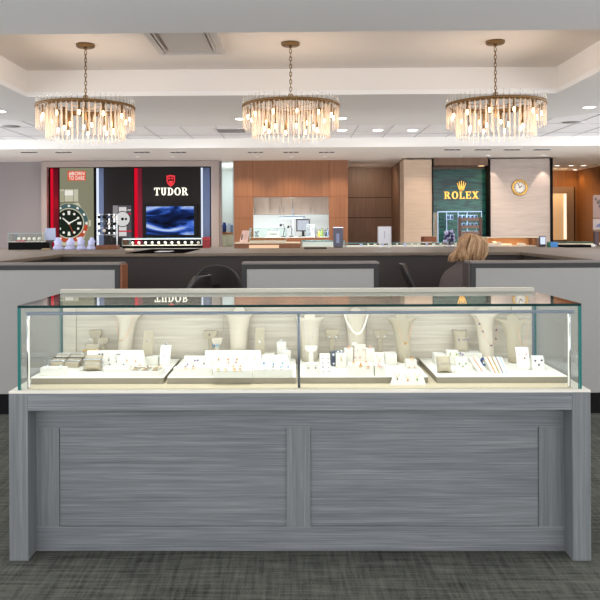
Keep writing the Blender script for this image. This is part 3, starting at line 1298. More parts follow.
for a, c, mt, nm in ((50.2, 52.6, M_redled, 'red_light_strip'), (53, 58.2, M_redpan, 'red_panel'), (96.2, 98.2, M_whiteled, 'white_light_strip'), (98.6, 103.6, M_bluepan, 'blue_panel'),
                     (134.2, 137.2, M_redled, 'red_light_strip'), (137.5, 142, M_rosepan, 'red_panel'), (200.9, 202.6, M_whiteled, 'white_light_strip'), (203, 210, M_bluepan, 'blue_panel')):
    m = MB()
    m.box(X(a), X(c), Yw + .02, Yw + .049, .7, Z(168))
    m.build(nm, mt, t, world=True)
light('red_strip_glow', 'POINT', (X(55), Yw - .1, 1.8), 1, (255, 40, 60), .1)
light('white_strip_glow', 'AREA', (X(207), Yw - .12, 1.8), .8, (215, 228, 255), .06, (PI / 2, 0, 0), sy=1.2)
light('white_strip_glow', 'AREA', (X(100.5), Yw - .12, 1.8), .8, (215, 228, 255), .06, (PI / 2, 0, 0), sy=1.2)

# sign with shield and lettering
M_glow = emis('backlit_letter', (255, 250, 232), 1.5)
M_redemb = emis('red_emblem', (255, 70, 78), 0.9)
ys = Yw - .045
t = thing('shield_sign', 'backlit white serif lettering under a red shield on the black panel', 'sign', (X(171), ys, Z(196)))
m = MB()
word(m, 'TUDOR', X(154.6), X(188.4), Z(195.6), Z(188), ys, .02)
m.build('lettering', M_glow, t, world=True)
m = MB()
cx_, s = X(171.2), (X(175.4) - X(167)) / 2
zt, zb = Z(176), Z(186.8)
hh = zt - zb
out = [(-1, 1), (0, 1.06), (1, 1), (.98, .45), (.62, .16), (0, -.02), (-.62, .16), (-.98, .45)]
inn = [(a * .76, .5 + (b - .5) * .76) for a, b in out]
for i in range(8):
    j = (i + 1) % 8
    m.prism([(cx_ + a * s, zb + b * hh) for a, b in (out[i], out[j], inn[j], inn[i])], .02, 'y', ys)
for sg in (-1, 1):
    m.prism([(cx_ + sg * a * s, zb + b * hh) for a, b in ((.12, .66), (.58, .66), (.58, .82), (.12, .82))], .02, 'y', ys)
m.prism([(cx_ + a * s, zb + b * hh) for a, b in ((-.55, .52), (.55, .52), (.42, .26), (0, .12), (-.42, .26))], .02, 'y', ys)
m.build('shield_emblem', M_redemb, t, world=True)

# television
t = thing('television', 'wall television showing a blurred blue car on the black panel', 'television', (X(171.5), Yw - .05, Z(236)))
m = MB()
m.box(X(144.5), X(198), Yw - .07, Yw - .021, Z(236.8), Z(204.2))
m.build('housing', mat('tv_black', (5, 5, 6), .5, spec=.2), t, world=True, bevel=.006)


def screen_mat():
    m_ = bpy.data.materials.new('tv_screen')
    m_.use_nodes = True
    nt = m_.node_tree
    L = nt.links.new
    nt.nodes.remove(nt.nodes['Principled BSDF'])
    geo = nt.nodes.new('ShaderNodeNewGeometry')
    mp = nt.nodes.new('ShaderNodeMapping')
    mp.inputs['Rotation'].default_value = (0, .16, 0)
    mp.inputs['Scale'].default_value = (.9, 1, 3.4)
    L(geo.outputs['Position'], mp.inputs['Vector'])
    n = nt.nodes.new('ShaderNodeTexNoise')
    n.inputs['Scale'].default_value = 1.3
    n.inputs['Detail'].default_value = 3
    n.inputs['Distortion'].default_value = .8
    L(mp.outputs['Vector'], n.inputs['Vector'])
    cr = nt.nodes.new('ShaderNodeValToRGB')
    el = cr.color_ramp.elements
    el[0].position, el[0].color = .33, lin((16, 18, 26))
    el[1].position, el[1].color = .63, lin((196, 216, 250))
    e = el.new(.42)
    e.color = lin((26, 44, 96))
    e = el.new(.50)
    e.color = lin((64, 108, 214))
    L(n.outputs['Fac'], cr.inputs['Fac'])
    em = nt.nodes.new('ShaderNodeEmission')
    em.inputs['Strength'].default_value = .9
    L(cr.outputs['Color'], em.inputs['Color'])
    L(em.outputs[0], nt.nodes['Material Output'].inputs['Surface'])
    return m_


m = MB()
m.box(X(147), X(194.3), Yw - .073, Yw - .0705, Z(235), Z(206.8))
m.build('screen', screen_mat(), t, world=True)

# watch lightbox poster
def lb(name, rgb, k=.85):
    return emis('print_' + name, rgb, k)


PB = [lb('olive', (142, 140, 116)), lb('steel', (206, 202, 178)), lb('shade', (120, 116, 96)), lb('dial', (34, 42, 34)), lb('bezel_blue', (78, 104, 104)), lb('bezel_red', (190, 84, 54)), lb('orange', (240, 92, 58)),
      lb('white', (250, 246, 235)), lb('light', (176, 172, 146))]
t = thing('watch_poster', 'backlit poster of a steel diver watch with an orange slogan box', 'poster', (X(76), Yw + .02, .9))
yp = Yw + .015
m = MB()
px0, px1 = X(59.6), X(93.6)
m.box(px0, px1, yp, yp + .034, Z(250), Z(167.5), 0)


def flat(poly, mi, lay):
    poly = [(max(px0, a), c) for a, c in poly]
    m.prism(poly, .0006, 'y', yp - .0007 * (lay + 1), mi)


def q4(a, b_, c, d, mi, lay):
    flat([(X(a), Z(d)), (X(b_), Z(d)), (X(b_), Z(c)), (X(a), Z(c))], mi, lay)


# bracelet links
q4(59.6, 78, 189, 202, 1, 0)
q4(59.6, 64, 190.5, 200.5, 8, 1)
q4(64.3, 73, 190, 195, 7, 1)
q4(64.3, 73, 196, 200.5, 1, 1)
q4(59.6, 78, 201.2, 202, 2, 1)
q4(64, 64.5, 189, 202, 2, 1)
q4(73, 73.5, 189, 202, 2, 1)
flat([(X(59.6), Z(206)), (X(78), Z(202)), (X(84), Z(212)), (X(88), Z(224)), (X(84), Z(238)), (X(80), Z(245)), (X(59.6), Z(245))], 1, 0)
cpx, cpy = 68.7, 223.0
u = X(69.7) - X(68.7)
cxw, czw = X(cpx), Z(cpy)


def disc(r, mi, lay, a0=0, a1=360, r0=0, n=40):
    o = arc(cxw, czw, r * u, r * u, a0, a1, n)
    i = arc(cxw, czw, max(r0, .01) * u, max(r0, .01) * u, a0, a1, n)
    for qd in band(o, i):
        if max(p_[0] for p_ in qd) > px0:
            flat(qd, mi, lay)


disc(20, 8, 1)
disc(19.4, 4, 2, -5, 185, 15.2)
disc(19.4, 5, 2, -175, -5, 15.2)
for a in range(0, 360, 30):
    disc(18.4, 7, 3, a - 4, a + 4, 16.4, 3)
disc(15.2, 1, 3)
disc(14.2, 3, 4)
for a in range(0, 360, 30):
    if a in (90, 0, 270):
        disc(12.4, 7, 5, a - 7, a + 7, 8.4, 3)
    else:
        flat(arc(cxw + 10.6 * u * math.cos(math.radians(a)), czw + 10.6 * u * math.sin(math.radians(a)), 1.25 * u, 1.25 * u, 0, 330, 11), 7, 5)


def hand(a, l_, w_, mi, lay):
    a = math.radians(a)
    dx, dz = math.cos(a), math.sin(a)
    flat([(cxw - dz * w_ * u, czw + dx * w_ * u), (cxw + dz * w_ * u, czw - dx * w_ * u), (cxw + (dx * l_ + dz * w_ * .6) * u, czw + (dz * l_ - dx * w_ * .6) * u), (cxw + (dx * l_ - dz * w_ * .6) * u, czw + (dz * l_ + dx * w_ * .6) * u)], mi, lay)


hand(27, 11.5, .7, 7, 6)
hand(140, 8.2, .8, 7, 6)
hand(-66, 11.5, .35, 5, 7)
flat(arc(cxw, czw, 1.3 * u, 1.3 * u, 0, 340, 12), 7, 8)
q4(87, 90.6, 220, 226, 1, 2)
q4(87.6, 88.3, 220.4, 225.6, 2, 3)
# slogan box
q4(67.6, 85.6, 170.6, 180.2, 6, 0)
for text, y0, y1 in (('#BORN', 171.3, 175.4), ('TO DARE', 175.7, 179.6)):
    vs, fs = txt_polys(text, .02)
    lo = [min(v[i] for v in vs) for i in (0, 1)]
    hi = [max(v[i] for v in vs) for i in (0, 1)]
    vs = [(X(68.8) + (v.x - lo[0]) / (hi[0] - lo[0]) * (X(84.4) - X(68.8)), yp - .0018, Z(y1) + (v.y - lo[1]) / (hi[1] - lo[1]) * (Z(y0) - Z(y1))) for v in vs]
    m.add(vs, fs, 7)
m.build('printed_face', PB, t, world=True)
m = MB()
for a, c in ((58.8, 59.5), (93.7, 94.4)):
    m.box(X(a), X(c), Yw + .0, Yw + .049, .7, Z(167.6))
m.build('poster_frame', M_black, t, world=True)

# second picture: white chronograph
t = thing('watch_poster', 'small backlit picture of a white-dial watch on the middle black panel', 'poster', (X(120), Yw - .02, Z(237)))
m = MB()
PB2 = [lb('dusk', (92, 86, 92)), lb('pale', (226, 224, 222)), lb('ink', (30, 28, 30)), lb('red2', (206, 40, 62)), lb('mid', (150, 146, 148))]
px0 = X(113)
yp = Yw - .012
m.box(px0, X(131.4), yp, yp + .011, Z(237.5), Z(205.3), 0)
q4(113, 118, 205.5, 237, 4, 0)
q4(119, 126.5, 207, 236, 1, 0)
cxw, czw = X(122.6), Z(219)
disc(8, 2, 1)
disc(7.2, 1, 2)
disc(1.5, 2, 3)
cxw = X(126)
disc(1.2, 2, 3)
q4(127.6, 131, 209.5, 210.6, 1, 0)
q4(128.2, 131, 213, 214.6, 3, 0)
q4(119, 131.4, 230.5, 231.8, 3, 3)
m.build('printed_face', PB2, t, world=True)

# ------------------------------------------------------------------ green panel with crown sign
def green_mat():
    m_ = bpy.data.materials.new('green_lacquer')
    m_.use_nodes = True
    nt = m_.node_tree
    L = nt.links.new
    bs = nt.nodes['Principled BSDF']
    bs.inputs['Roughness'].default_value = .18
    geo = nt.nodes.new('ShaderNodeNewGeometry')
    mp = nt.nodes.new('ShaderNodeMapping')
    mp.inputs['Scale'].default_value = (1.1, 1, 7)
    L(geo.outputs['Position'], mp.inputs['Vector'])
    n = nt.nodes.new('ShaderNodeTexNoise')
    n.inputs['Scale'].default_value = 2.0
    n.inputs['Detail'].default_value = 3
    n.inputs['Distortion'].default_value = 1.5
    L(mp.outputs['Vector'], n.inputs['Vector'])
    cr = nt.nodes.new('ShaderNodeValToRGB')
    el = cr.color_ramp.elements
    el[0].position, el[0].color = .35, lin((10, 46, 50))
    el[1].position, el[1].color = .72, lin((36, 100, 88))
    L(n.outputs['Fac'], cr.inputs['Fac'])
    L(cr.outputs['Color'], bs.inputs['Base Color'])
    return m_


Yg = Yk + .24
Xg = lambda px, Y=Yg: P(px, 200, Y).x
Zg = lambda py, Y=Yg: P(461, py, Y).z
t = thing('green_panel', 'glossy emerald wall panel with wavy grain behind the gold lettering', 'wall panel', (Xg(461), Yg, 0))
m = MB()
m.box(Xg(433.4), Xg(489), Yg, Yg + .055, 0, Zg(169))
m.build('lacquer_face', green_mat(), t, world=True)
M_goldglow = mat('gold_letters', (240, 190, 96), .3, .6, emit=(255, 196, 92), es=.55)
ys = Yg - .03
t = thing('crown_sign', 'gold serif lettering under a five-pointed gold crown on the emerald panel', 'sign', (Xg(461), ys, Zg(199)))
m = MB()
word(m, 'ROLEX', Xg(444), Xg(478.4), Zg(198.8), Zg(191.6), ys, .025)
m.build('lettering', M_goldglow, t, world=True)
m = MB()
cx_ = Xg(461.3)
u = (Xg(462.3) - Xg(461.3)) * .92
zb = Zg(190.4)
for k, (tx, tz) in enumerate(((-4.4, 7.2), (-2.4, 8.8), (0, 9.6), (2.4, 8.8), (4.4, 7.2))):
    bx = tx * .55
    m.prism([(cx_ + (bx - .62) * u, zb + 1.9 * u), (cx_ + (bx + .62) * u, zb + 1.9 * u), (cx_ + (tx + .25) * u, zb + tz * u), (cx_ + (tx - .25) * u, zb + tz * u)], .02, 'y', ys)
    m.ball((cx_ + tx * u, ys + .01, zb + (tz + .35) * u), .62 * u, 10, 6)
m.prism([(cx_ - 3.1 * u, zb + 2.6 * u), (cx_ + 3.1 * u, zb + 2.6 * u), (cx_ + 2.6 * u, zb + 1.2 * u), (cx_ - 2.6 * u, zb + 1.2 * u)], .02, 'y', ys)
for qd in band(arc(cx_, zb + 1.0 * u, 2.9 * u, 1.1 * u, 0, 360, 20), arc(cx_, zb + 1.0 * u, 1.9 * u, .5 * u, 0, 360, 20)):
    m.prism(qd, .02, 'y', ys)
m.build('crown_emblem', M_goldglow, t, world=True)

# wall clock on the cream wall
q = P(519.5, 187.6, Yk)
t = thing('wall_clock', 'round gold-rimmed wall clock with white dial on the cream wall', 'clock', (q.x, Yk - .001, q.z))
R_ = 7.9 * Yk / F
TT = Matrix.Rotation(PI / 2, 4, 'X')
m = MB()
m.lathe([(R_ * .72, .01), (R_ * .8, .03), (R_ * .9, .034), (R_, .02), (R_, 0), (R_ * .72, 0)], 40, T=TT)
m.build('gold_rim', mat('gold_rim', (222, 176, 92), .3, .8), t)
m = MB()
m.lathe([(R_ * .73, 0), (R_ * .73, .012), (0, .012)], 40, T=TT)
m.build('dial', mat('dial_white', (240, 236, 230), .5), t)
m = MB()
for k in range(12):
    a = 2 * PI * k / 12
    T = TT @ Matrix.Rotation(a, 4, 'Z')
    m.box(-.004, .004, R_ * .56, R_ * .68, .0125, .014, T=T)
m.build('hour_marks', M_black, t)
for nm, a, l_, w_ in (('hour_hand', .9, .36, .007), ('minute_hand', 5.9, .55, .005)):
    m = MB()
    m.box(-w_, w_, -.01, R_ * l_, .015, .017, T=TT @ Matrix.Rotation(-a if nm == 'hour_hand' else -a, 4, 'Z'))
    m.build(nm, M_black, t)
# ------------------------------------------------------------------ the glass jewelry showcase
YB = 2.913
ZB = P(300, 390.8, YB).z           # counter top of the base
BX0, BX1 = P(9, 470, YB).x, P(591, 470, YB).x
LW = P(28, 470, YB).x - BX0
RW = BX1 - P(572.5, 470, YB).x
YP = YB + .09
YE = 3.52
ZG = P(300, 304.6, YB + .02).z     # top of the glass
t = thing('jewelry_showcase', 'long grey laminate jewelry showcase with a lit glass top, standing in front', 'display case', (0, YB, 0))
for a, c in ((BX0, BX0 + LW), (BX1 - RW, BX1)):
    m = MB()
    m.box(a, c, YB, YE, 0, ZB - .0087)
    m.build('leg', M_lamv, t, world=True, bevel=.002)
zb2 = P(300, 410.5, YB).z
m = MB()
m.box(BX0 + LW + .0005, BX1 - RW - .0005, YB, YP + .02, zb2, ZB - .0087)
m.build('top_beam', M_lam, t, world=True, bevel=.002)
fx = [P(px, 470, YP).x for px in (36, 59, 286.5, 310.5, 539, 564.5)]
fz = [P(300, py, YP).z for py in (427.5, 526.5)]
m = MB()
m.box(BX0 + LW + .0005, BX1 - RW - .0005, YP, YP + .03, fz[0], zb2 + .03)
m.box(BX0 + LW + .0005, BX1 - RW - .0005, YP, YP + .03, 0.001, fz[1])
m.build('frame_rail', M_lam, t, world=True)
for a, c in ((BX0 + LW + .0005, fx[1]), (fx[2], fx[3]), (fx[4], BX1 - RW - .0005)):
    m = MB()
    m.box(a, c, YP, YP + .03, fz[1] + .0003, fz[0] - .0003)
    m.build('frame_stile', M_lamv, t, world=True)
for a, c in ((fx[1], fx[2]), (fx[3], fx[4])):
    m = MB()
    m.box(a + .0005, c - .0005, YP + .008, YP + .03, fz[1] + .0005, fz[0] - .0005)
    m.build('inset_panel', M_lam, t, world=True)
m = MB()
m.box(BX0 + LW + .001, BX1 - RW - .001, YP + .032, YE, .012, ZB - .035)
m.build('carcass', M_lam, t, world=True)
M_deck = mat('white_deck', (214, 208, 196), .5)
M_tan = mat('tan_deck_cloth', (200, 187, 160), .8)
m = MB()
m.box(BX0, BX1, YB, YE, ZB - .0085, ZB)
m.build('deck', M_deck, t, world=True)
gx0, gx1 = P(17.6, 345, YB + .02).x, P(581.6, 345, YB + .02).x
YGb = 3.475
GT = .010
m = MB()
m.box(gx0 + .03, gx1 - .03, YB + .035, YGb - .04, ZB + .0002, ZB + .0025)
m.build('deck_cloth', M_tan, t, world=True)


def pane(nm, x0, x1, y0, y1, z0, z1, edge_axes):
    """glass slab: the big faces are clear, the cut edges green"""
    m = MB()
    m.box(x0, x1, y0, y1, z0, z1)
    o = m.build(nm, [M_glass, M_teal], t, world=True)
    for p in o.data.polygons:
        n = p.normal
        ax = max(range(3), key=lambda i: abs(n[i]))
        p.material_index = 1 if ax in edge_axes else 0
    return o


YG = YB + .02
pane('front_glass', gx0 + .0105, gx1 - .0105, YG, YG + GT, ZB + .0005, ZG - GT - .0005, (0,))
pane('side_glass', gx0, gx0 + GT, YG, YGb, ZB + .0005, ZG - GT - .0005, (1,))
pane('side_glass', gx1 - GT, gx1, YG, YGb, ZB + .0005, ZG - GT - .0005, (1,))
tg = pane('top_glass', gx0, gx1, YG, YGb, ZG - GT, ZG, (0, 1))
tg.data.materials[1] = M_teald
# back: sliding doors under a pale head rail
rx0, rx1 = P(60, 290, YGb).x, P(534.5, 290, YGb).x
rz1 = P(300, 288.6, YGb).z
rz0 = ZG - .012
M_rail = mat('pale_head_rail', (172, 168, 155), .35, spec=.5)
m = MB()
m.box(gx0, gx1, YGb + .0005, YGb + .03, rz0, rz0 + .011)
m.box(rx0, rx1, YGb + .0005, YGb + .035, rz0 + .0115, rz1)
m.build('head_rail', M_rail, t, world=True, bevel=.002)
zz0, zz1 = ZB + .0003, rz0 - .0005
seams = [rx0 + .012, P(76, 340, YGb).x, P(223.8, 340, YGb).x, P(366.5, 340, YGb).x, P(512, 340, YGb).x, rx1 - .012]
for i in range(len(seams) - 1):
    m = MB()
    m.box(seams[i] + .001, seams[i + 1] - .001, YGb + .002 + .004 * (i % 2), YGb + .016 + .004 * (i % 2), zz0, zz1)
    m.build('sliding_door', M_backpan, t, world=True)
m = MB()
for a in seams[1:-1]:
    m.box(a - .0012, a + .0012, YGb + .0222, YGb + .0252, zz0, zz1)
m.build('door_gap', M_dark, t, world=True)
for a, c in ((rx0 - .001, rx0 + .0125), (rx1 - .0125, rx1 + .001)):
    m = MB()
    m.box(a, c, YGb + .001, YGb + .03, zz0, zz1)
    m.build('back_post', M_alu, t, world=True)
# small pulls seen against the doors
for px in (192, 366):
    q = P(px, 352, YGb)
# light bar and its posts
yl = YG + .028
lz = P(300, 312.6, yl).z
lx0, lx1 = P(26, 313, yl).x, P(574, 313, yl).x
m = MB()
m.box(lx0, lx1, yl - .006, yl + .006, lz - .006, lz + .006)
m.build('light_bar', M_alu, t, world=True, bevel=.002)
M_ledface = emis('led_strip', (255, 250, 238), 1.1)
m = MB()
m.box(lx0 + .02, lx1 - .02, yl + .0062, yl + .0078, lz - .004, lz + .004)
m.build('led_strip', M_ledface, t, world=True)
for px0_, px1_, inner in ((27, 30, 1), (297.3, 300.3, 0), (567.5, 570.6, -1)):
    a, c = P(px0_, 350, yl).x, P(px1_, 350, yl).x
    m = MB()
    m.tube([((a + c) / 2, yl, ZB + .0003), ((a + c) / 2, yl, lz - .0062)], .0055, 10)
    po = m.build('light_post', M_silver if inner else M_alu, t, world=True)
    if inner:
        m = MB()
        xx = (a + c) / 2 + inner * .004
        m.box(xx - .0022, xx + .0022, yl - .0075, yl - .0045, ZB + .006, lz - .008)
        o_ = m.build('led_strip', M_ledface, po)
        off = wloc(po)
        for v in o_.data.vertices:
            v.co -= off
for k in range(4):
    w_ = (lx1 - lx0) / 4
    light('case_light', 'AREA', (lx0 + w_ * (k + .5), yl + .014, lz - .004), CASEL, (255, 249, 240), w_ * .96, (math.radians(22), 0, 0), sy=.012)

# ------------------------------------------------------------------ four platforms
PH = .0275
ZS = ZB + .0027 + PH
PY0, PY1 = 3.035, YGb - .012
plats = []
for (a, c), lab in zip(((31, 163.5), (167.5, 296), (300.5, 428), (437, 567.5)),
                       ('holding the beige ramps', 'second, holding three sloped boards', 'third, under the pearl necklace bust', 'fourth, under the purple-stone bust')):
    x0, x1 = P(a, 380, PY0).x, P(c, 380, PY0).x
    t2 = thing('display_platform', 'low white display platform inside the glass showcase, ' + lab, 'display platform', ((x0 + x1) / 2, PY0, ZB + .003), group='white platforms in the showcase')
    m = MB()
    m.box(x0, x1, PY0, PY1, ZB + .003, ZS - .0031)
    m.build('taupe_edge', M_taupe, t2, world=True)
    m = MB()
    m.box(x0 - .001, x1 + .001, PY0 - .001, PY1, ZS - .003, ZS)
    m.build('white_top', M_white, t2, world=True)
ZS += .0002

# ------------------------------------------------------------------ display stands
JB = {}


def fit(a, c, top, bot, Y=None, z=None):
    z = ZS if z is None else z
    if Y is None:
        Y = S((a + c) / 2, bot, z).y
    p, q_, r = P(a, bot, Y), P(c, bot, Y), P((a + c) / 2, top, Y)
    return (p.x + q_.x) / 2, Y, q_.x - p.x, r.z - z


def put(m, name, mt, label, cat, x, y, z, rz=0.0, group=None, bevel=.0015, sub=0):
    o = m.build(name, mt, loc=(x, y, z), bevel=bevel, subsurf=sub)
    o.rotation_euler = (0, 0, rz)
    return tag(o, label, cat, group)


def block(a, c, top, bot, label, d=.05, mt=None, Y=None, name='display_block', rz=0.0, zb=None):
    x, y, w, h = fit(a, c, top, bot, Y, zb)
    # 'top' is the upper back edge seen from above: correct for the slope of view
    z0 = ZS if zb is None else zb
    zt = S((a + c) / 2, top, z0 + h).z
    p = P((a + c) / 2, top, y + d)
    h = p.z - z0
    m = MB()
    m.box(-w / 2, w / 2, 0, d, 0, h)
    o = put(m, name, mt or M_wboard, label, 'jewelry stand', x, y, z0, rz)
    return dict(o=o, x=x, y=y, w=w, h=h, d=d, ztop=z0 + h, p0=Vector((x, y, z0)), n=Vector((0, -1, 0)))


def slope(a, c, at, ct, top, bot, label, d=.06, mt=None, Y=None, name='sloped_display_board', th=.012, back=True):
    """tilted board: bottom from a..c, top from at..ct"""
    x, y, w, _ = fit(a, c, top, bot, Y)
    zt = P((a + c) / 2, top, y + d).z - ZS
    t0, t1 = P(at, top, y + d).x - x, P(ct, top, y + d).x - x
    m = MB()
    vs = [(-w / 2, 0, 0), (w / 2, 0, 0), (t1, d, zt), (t0, d, zt), (-w / 2, d + th, 0), (w / 2, d + th, 0), (t1, d + th, zt), (t0, d + th, zt)]
    fs = [(0, 1, 2, 3), (5, 4, 7, 6), (3, 2, 6, 7), (4, 0, 3, 7), (1, 5, 6, 2), (1, 0, 4, 5)]
    m.add(vs, fs)
    o = put(m, name, mt or M_wboard, label, 'jewelry stand', x, y, ZS)
    n = Vector((0, -zt, d)).normalized()
    return dict(o=o, x=x, y=y, w=w, h=zt, d=d, p0=Vector((x, y, ZS)), n=n, ztop=ZS + zt)


def bust(a, c, b0, b1, top, bot, label, Y=None, mt=None, rz=0.0, neck=True, tall=1.0):
    x, y, w, h = fit(b0, b1, top, bot, Y)
    wt = (P(c, top, y).x - P(a, top, y).x) / 2 * 1.13
    xt = (P(c, top, y).x + P(a, top, y).x) / 2 - x
    if rz == 0.0:
        rz = -xt * 1.5
    xt *= .6
    wb = w / 2
    m = MB()

    def ring(z, hw, dp, y0, x0, lift=0.0, tilt=0.0, n=28):
        r = []
        for k in range(n):
            a_ = 2 * PI * k / n
            cx_, sy_ = math.cos(a_), math.sin(a_)
            yy = dp * sy_ if sy_ < 0 else dp * (.3 if tilt == 0 else 1.0) * sy_
            r.append(Vector((x0 + hw * cx_, y0 + yy, z + lift * abs(cx_) ** 2.5 + tilt * sy_)))
        return r
    H = h
    prof = [(0, wb, .035, .03), (.05, wb, .036, .03), (.3, wb * 1.03, .037, .034), (.5, wb * 1.10, .038, .04), (.64, wb * 1.12 + (wt - wb) * .07, .039, .046), (.74, wb * 1.12 + (wt - wb) * .22, .039, .051), (.81, wb * 1.1 + (wt - wb) * .48, .038, .056)]
    rs = [ring(H * f, hw, dp, y0 + .012, xt * f) for f, hw, dp, y0 in prof]
    rs.append(ring(H * .86, wt * 1.02, .034, .070, xt * .9, .004))
    rs.append(ring(H * .872, wt * 1.0, .028, .072, xt * .92, .004))
    rs.append(ring(H * .876, wt * .60, .026, .074, xt * .95))
    if neck:
        rs.append(ring(H * .862, .030, .022, .062, xt, 0, .006))
        rs.append(ring(H * .888, .0275, .022, .055, xt, 0, .014))
        rs.append(ring(H * .905, .027, .022, .052, xt, 0, .018))
        rs.append(ring(H * .896, .0195, .016, .0525, xt, 0, .013))
    m.loft(rs)
    o = put(m, 'necklace_bust', mt or M_beige, label, 'jewelry bust', x, y, ZS, rz, bevel=0)
    return dict(o=o, x=x, y=y, w=w, h=h, xt=xt, wt=wt, rz=rz, p0=Vector((x, y + .006, ZS)), n=Vector((0, -1, .02)).normalized(), ztop=ZS + h)


def tstand(a, c, top, bot, label, mt=None, Y=None, zb=None):
    x, y, w, h = fit(a, c, top, bot, Y, zb)
    m = MB()
    m.box(-.017, .017, 0, .034, 0, .008)
    m.prism([(-.012, .008), (.012, .008), (.009, h * .75), (-.009, h * .75)], .012, 'y', .011)
    m.prism([(-w * .36, h * .72), (w * .36, h * .72), (w / 2, h * .9), (w / 2, h), (-w / 2, h), (-w / 2, h * .9)], .022, 'y', .006)
    o = put(m, 'earring_stand', mt or M_beige, label, 'jewelry stand', x, y, ZS if zb is None else zb)
    return dict(o=o, x=x, y=y, w=w, h=h, p0=Vector((x, y + .004, ZS)), n=Vector((0, -1, 0)), ztop=ZS + h)


def pillow(a, c, top, bot, label, mt=None, Y=None, rz=0.0):
    x, y, w, h = fit(a, c, top, bot, Y)
    m = MB()
    n = 14
    th = .026
    T = Matrix.Rotation(-.5, 4, 'X')
    grid = {}
    for sgn in (1, -1):
        for i in range(n + 1):
            for j in range(n + 1):
                u_, v_ = -1 + 2 * i / n, -1 + 2 * j / n
                pin = 1 - .16 * (1 - abs(u_) ** 2) * abs(v_) ** 4 * 1.0
                pin2 = 1 - .12 * (1 - abs(v_) ** 2) * abs(u_) ** 4
                k = max(0, (1 - u_ ** 4) * (1 - v_ ** 4)) ** .6
                grid[sgn, i, j] = Vector((u_ * w / 2 * pin2, -sgn * th * k, (v_ * pin * .5 + .5) * h * 1.08))
    ids = {}
    vs = []
    for key, p_ in grid.items():
        if key[0] == -1 and (key[1] in (0, n) or key[2] in (0, n)):
            ids[key] = ids[1, key[1], key[2]]
            continue
        ids[key] = len(vs)
        vs.append(p_)
    fs = []
    for sgn in (1, -1):
        for i in range(n):
            for j in range(n):
                f_ = (ids[sgn, i, j], ids[sgn, i + 1, j], ids[sgn, i + 1, j + 1], ids[sgn, i, j + 1])
                fs.append(f_ if sgn == 1 else tuple(reversed(f_)))
    m.add(vs, fs, 0, True, T)
    lo = min(v.z for v in m.v)
    m.v = [v - Vector((0, 0, lo)) for v in m.v]
    # small wedge foot holding it up
    o = put(m, 'bracelet_pillow', mt or M_beige, label, 'jewelry pillow', x, y + .012, ZS, rz, bevel=0)
    nn = T.to_3x3() @ Vector((0, -1, 0))
    mid = Vector((x, y + .012, ZS)) + T @ Vector((0, -th, h * .54)) - Vector((0, 0, lo))
    return dict(o=o, x=x, y=y, w=w, h=h, th=th, p0=mid, n=nn, T=T, lo=lo, ztop=ZS + h)


def strip(a, c, at, ct, top, bot, label, mt=None, Y=None, d=.06, name='curved_display_strip', curl=.02):
    """upright strip that leans back in a curve"""
    x, y, w, _ = fit(a, c, top, bot, Y)
    zt = P((a + c) / 2, top, y + d).z - ZS
    sh = (P((at + ct) / 2, top, y + d).x - x)
    wt = P(ct, top, y + d).x - P(at, top, y + d).x
    m = MB()
    prev = []
    N = 9
    th = .007
    rings = []
    for k in range(N):
        v_ = k / (N - 1)
        yy = d * v_ ** 1.8
        zz = zt * (math.sin(v_ * PI / 2) * .35 + v_ * .65)
        w_ = (w + (wt - w) * v_) / 2
        xx = sh * v_
        rings.append([Vector((xx - w_, yy, zz)), Vector((xx + w_, yy, zz)), Vector((xx + w_, yy + th, zz - .001)), Vector((xx - w_, yy + th, zz - .001))])
    m.loft(rings, smooth=False)
    # strut behind
    m.prism([(d * .35 + th, 0), (d + th, 0), (d + th * .9, zt * .9), (d * .8 + th, zt * .82)], w * .35, 'x', sh * .5 - w * .17)
    o = put(m, name, mt or M_wboard, label, 'jewelry stand', x, y, ZS, bevel=.001)
    n = Vector((0, -zt, d * .9)).normalized()
    return dict(o=o, x=x, y=y, w=w, h=zt, p0=Vector((x, y - .004, ZS)), n=n, ztop=ZS + zt)


# ------------------------------------------------------------------ jewelry
GEM = {}


def gem(name, rgb):
    if name not in GEM:
        GEM[name] = mat('gem_' + name, rgb, .15, .1, .7)
    return GEM[name]


for n_, c_ in (('amber', (214, 138, 40)), ('navy', (44, 48, 84)), ('blue', (52, 140, 206)), ('aqua', (110, 186, 220)), ('violet', (116, 72, 140)), ('garnet', (112, 34, 60)), ('green', (126, 164, 52)), ('clear', (226, 230, 238)),
               ('onyx', (40, 38, 42)), ('pink', (226, 170, 172)), ('plum', (92, 44, 96)), ('smoke', (142, 128, 128)), ('orange', (226, 140, 84))):
    gem(n_, c_)


def stud(px, py, B, g, label, group=None, r=.0036, off=.003):
    c = onplane(px, py, B['p0'], B['n'], off)
    m = MB()
    m.ball((0, 0, 0), r, 8, 6)
    m.torus((0, 0, 0), r * 1.05, r * .28, 10, 4, 1, axis='y')
    return put(m, 'stud_earring', [GEM[g], M_silver], label, 'earring', c.x, c.y, c.z, bevel=0, group=group)


def drop(px, py, B, g, label, group=None, metal=None, r=.0038, hook=.013):
    c = onplane(px, py, B['p0'], B['n'], .004)
    m = MB()
    m.ball((0, 0, -hook), r, 8, 6, sc=(.9, .9, 1.2))
    m.tube([(0, 0, -hook + r), (0, 0, 0)], .0008, 5, 1)
    m.torus((0, 0, .002), .0025, .0007, 10, 4, 1, axis='y')
    return put(m, 'drop_earring', [GEM[g] if isinstance(g, str) else g, metal or M_silver], label, 'earring', c.x, c.y, c.z, bevel=0, group=group)


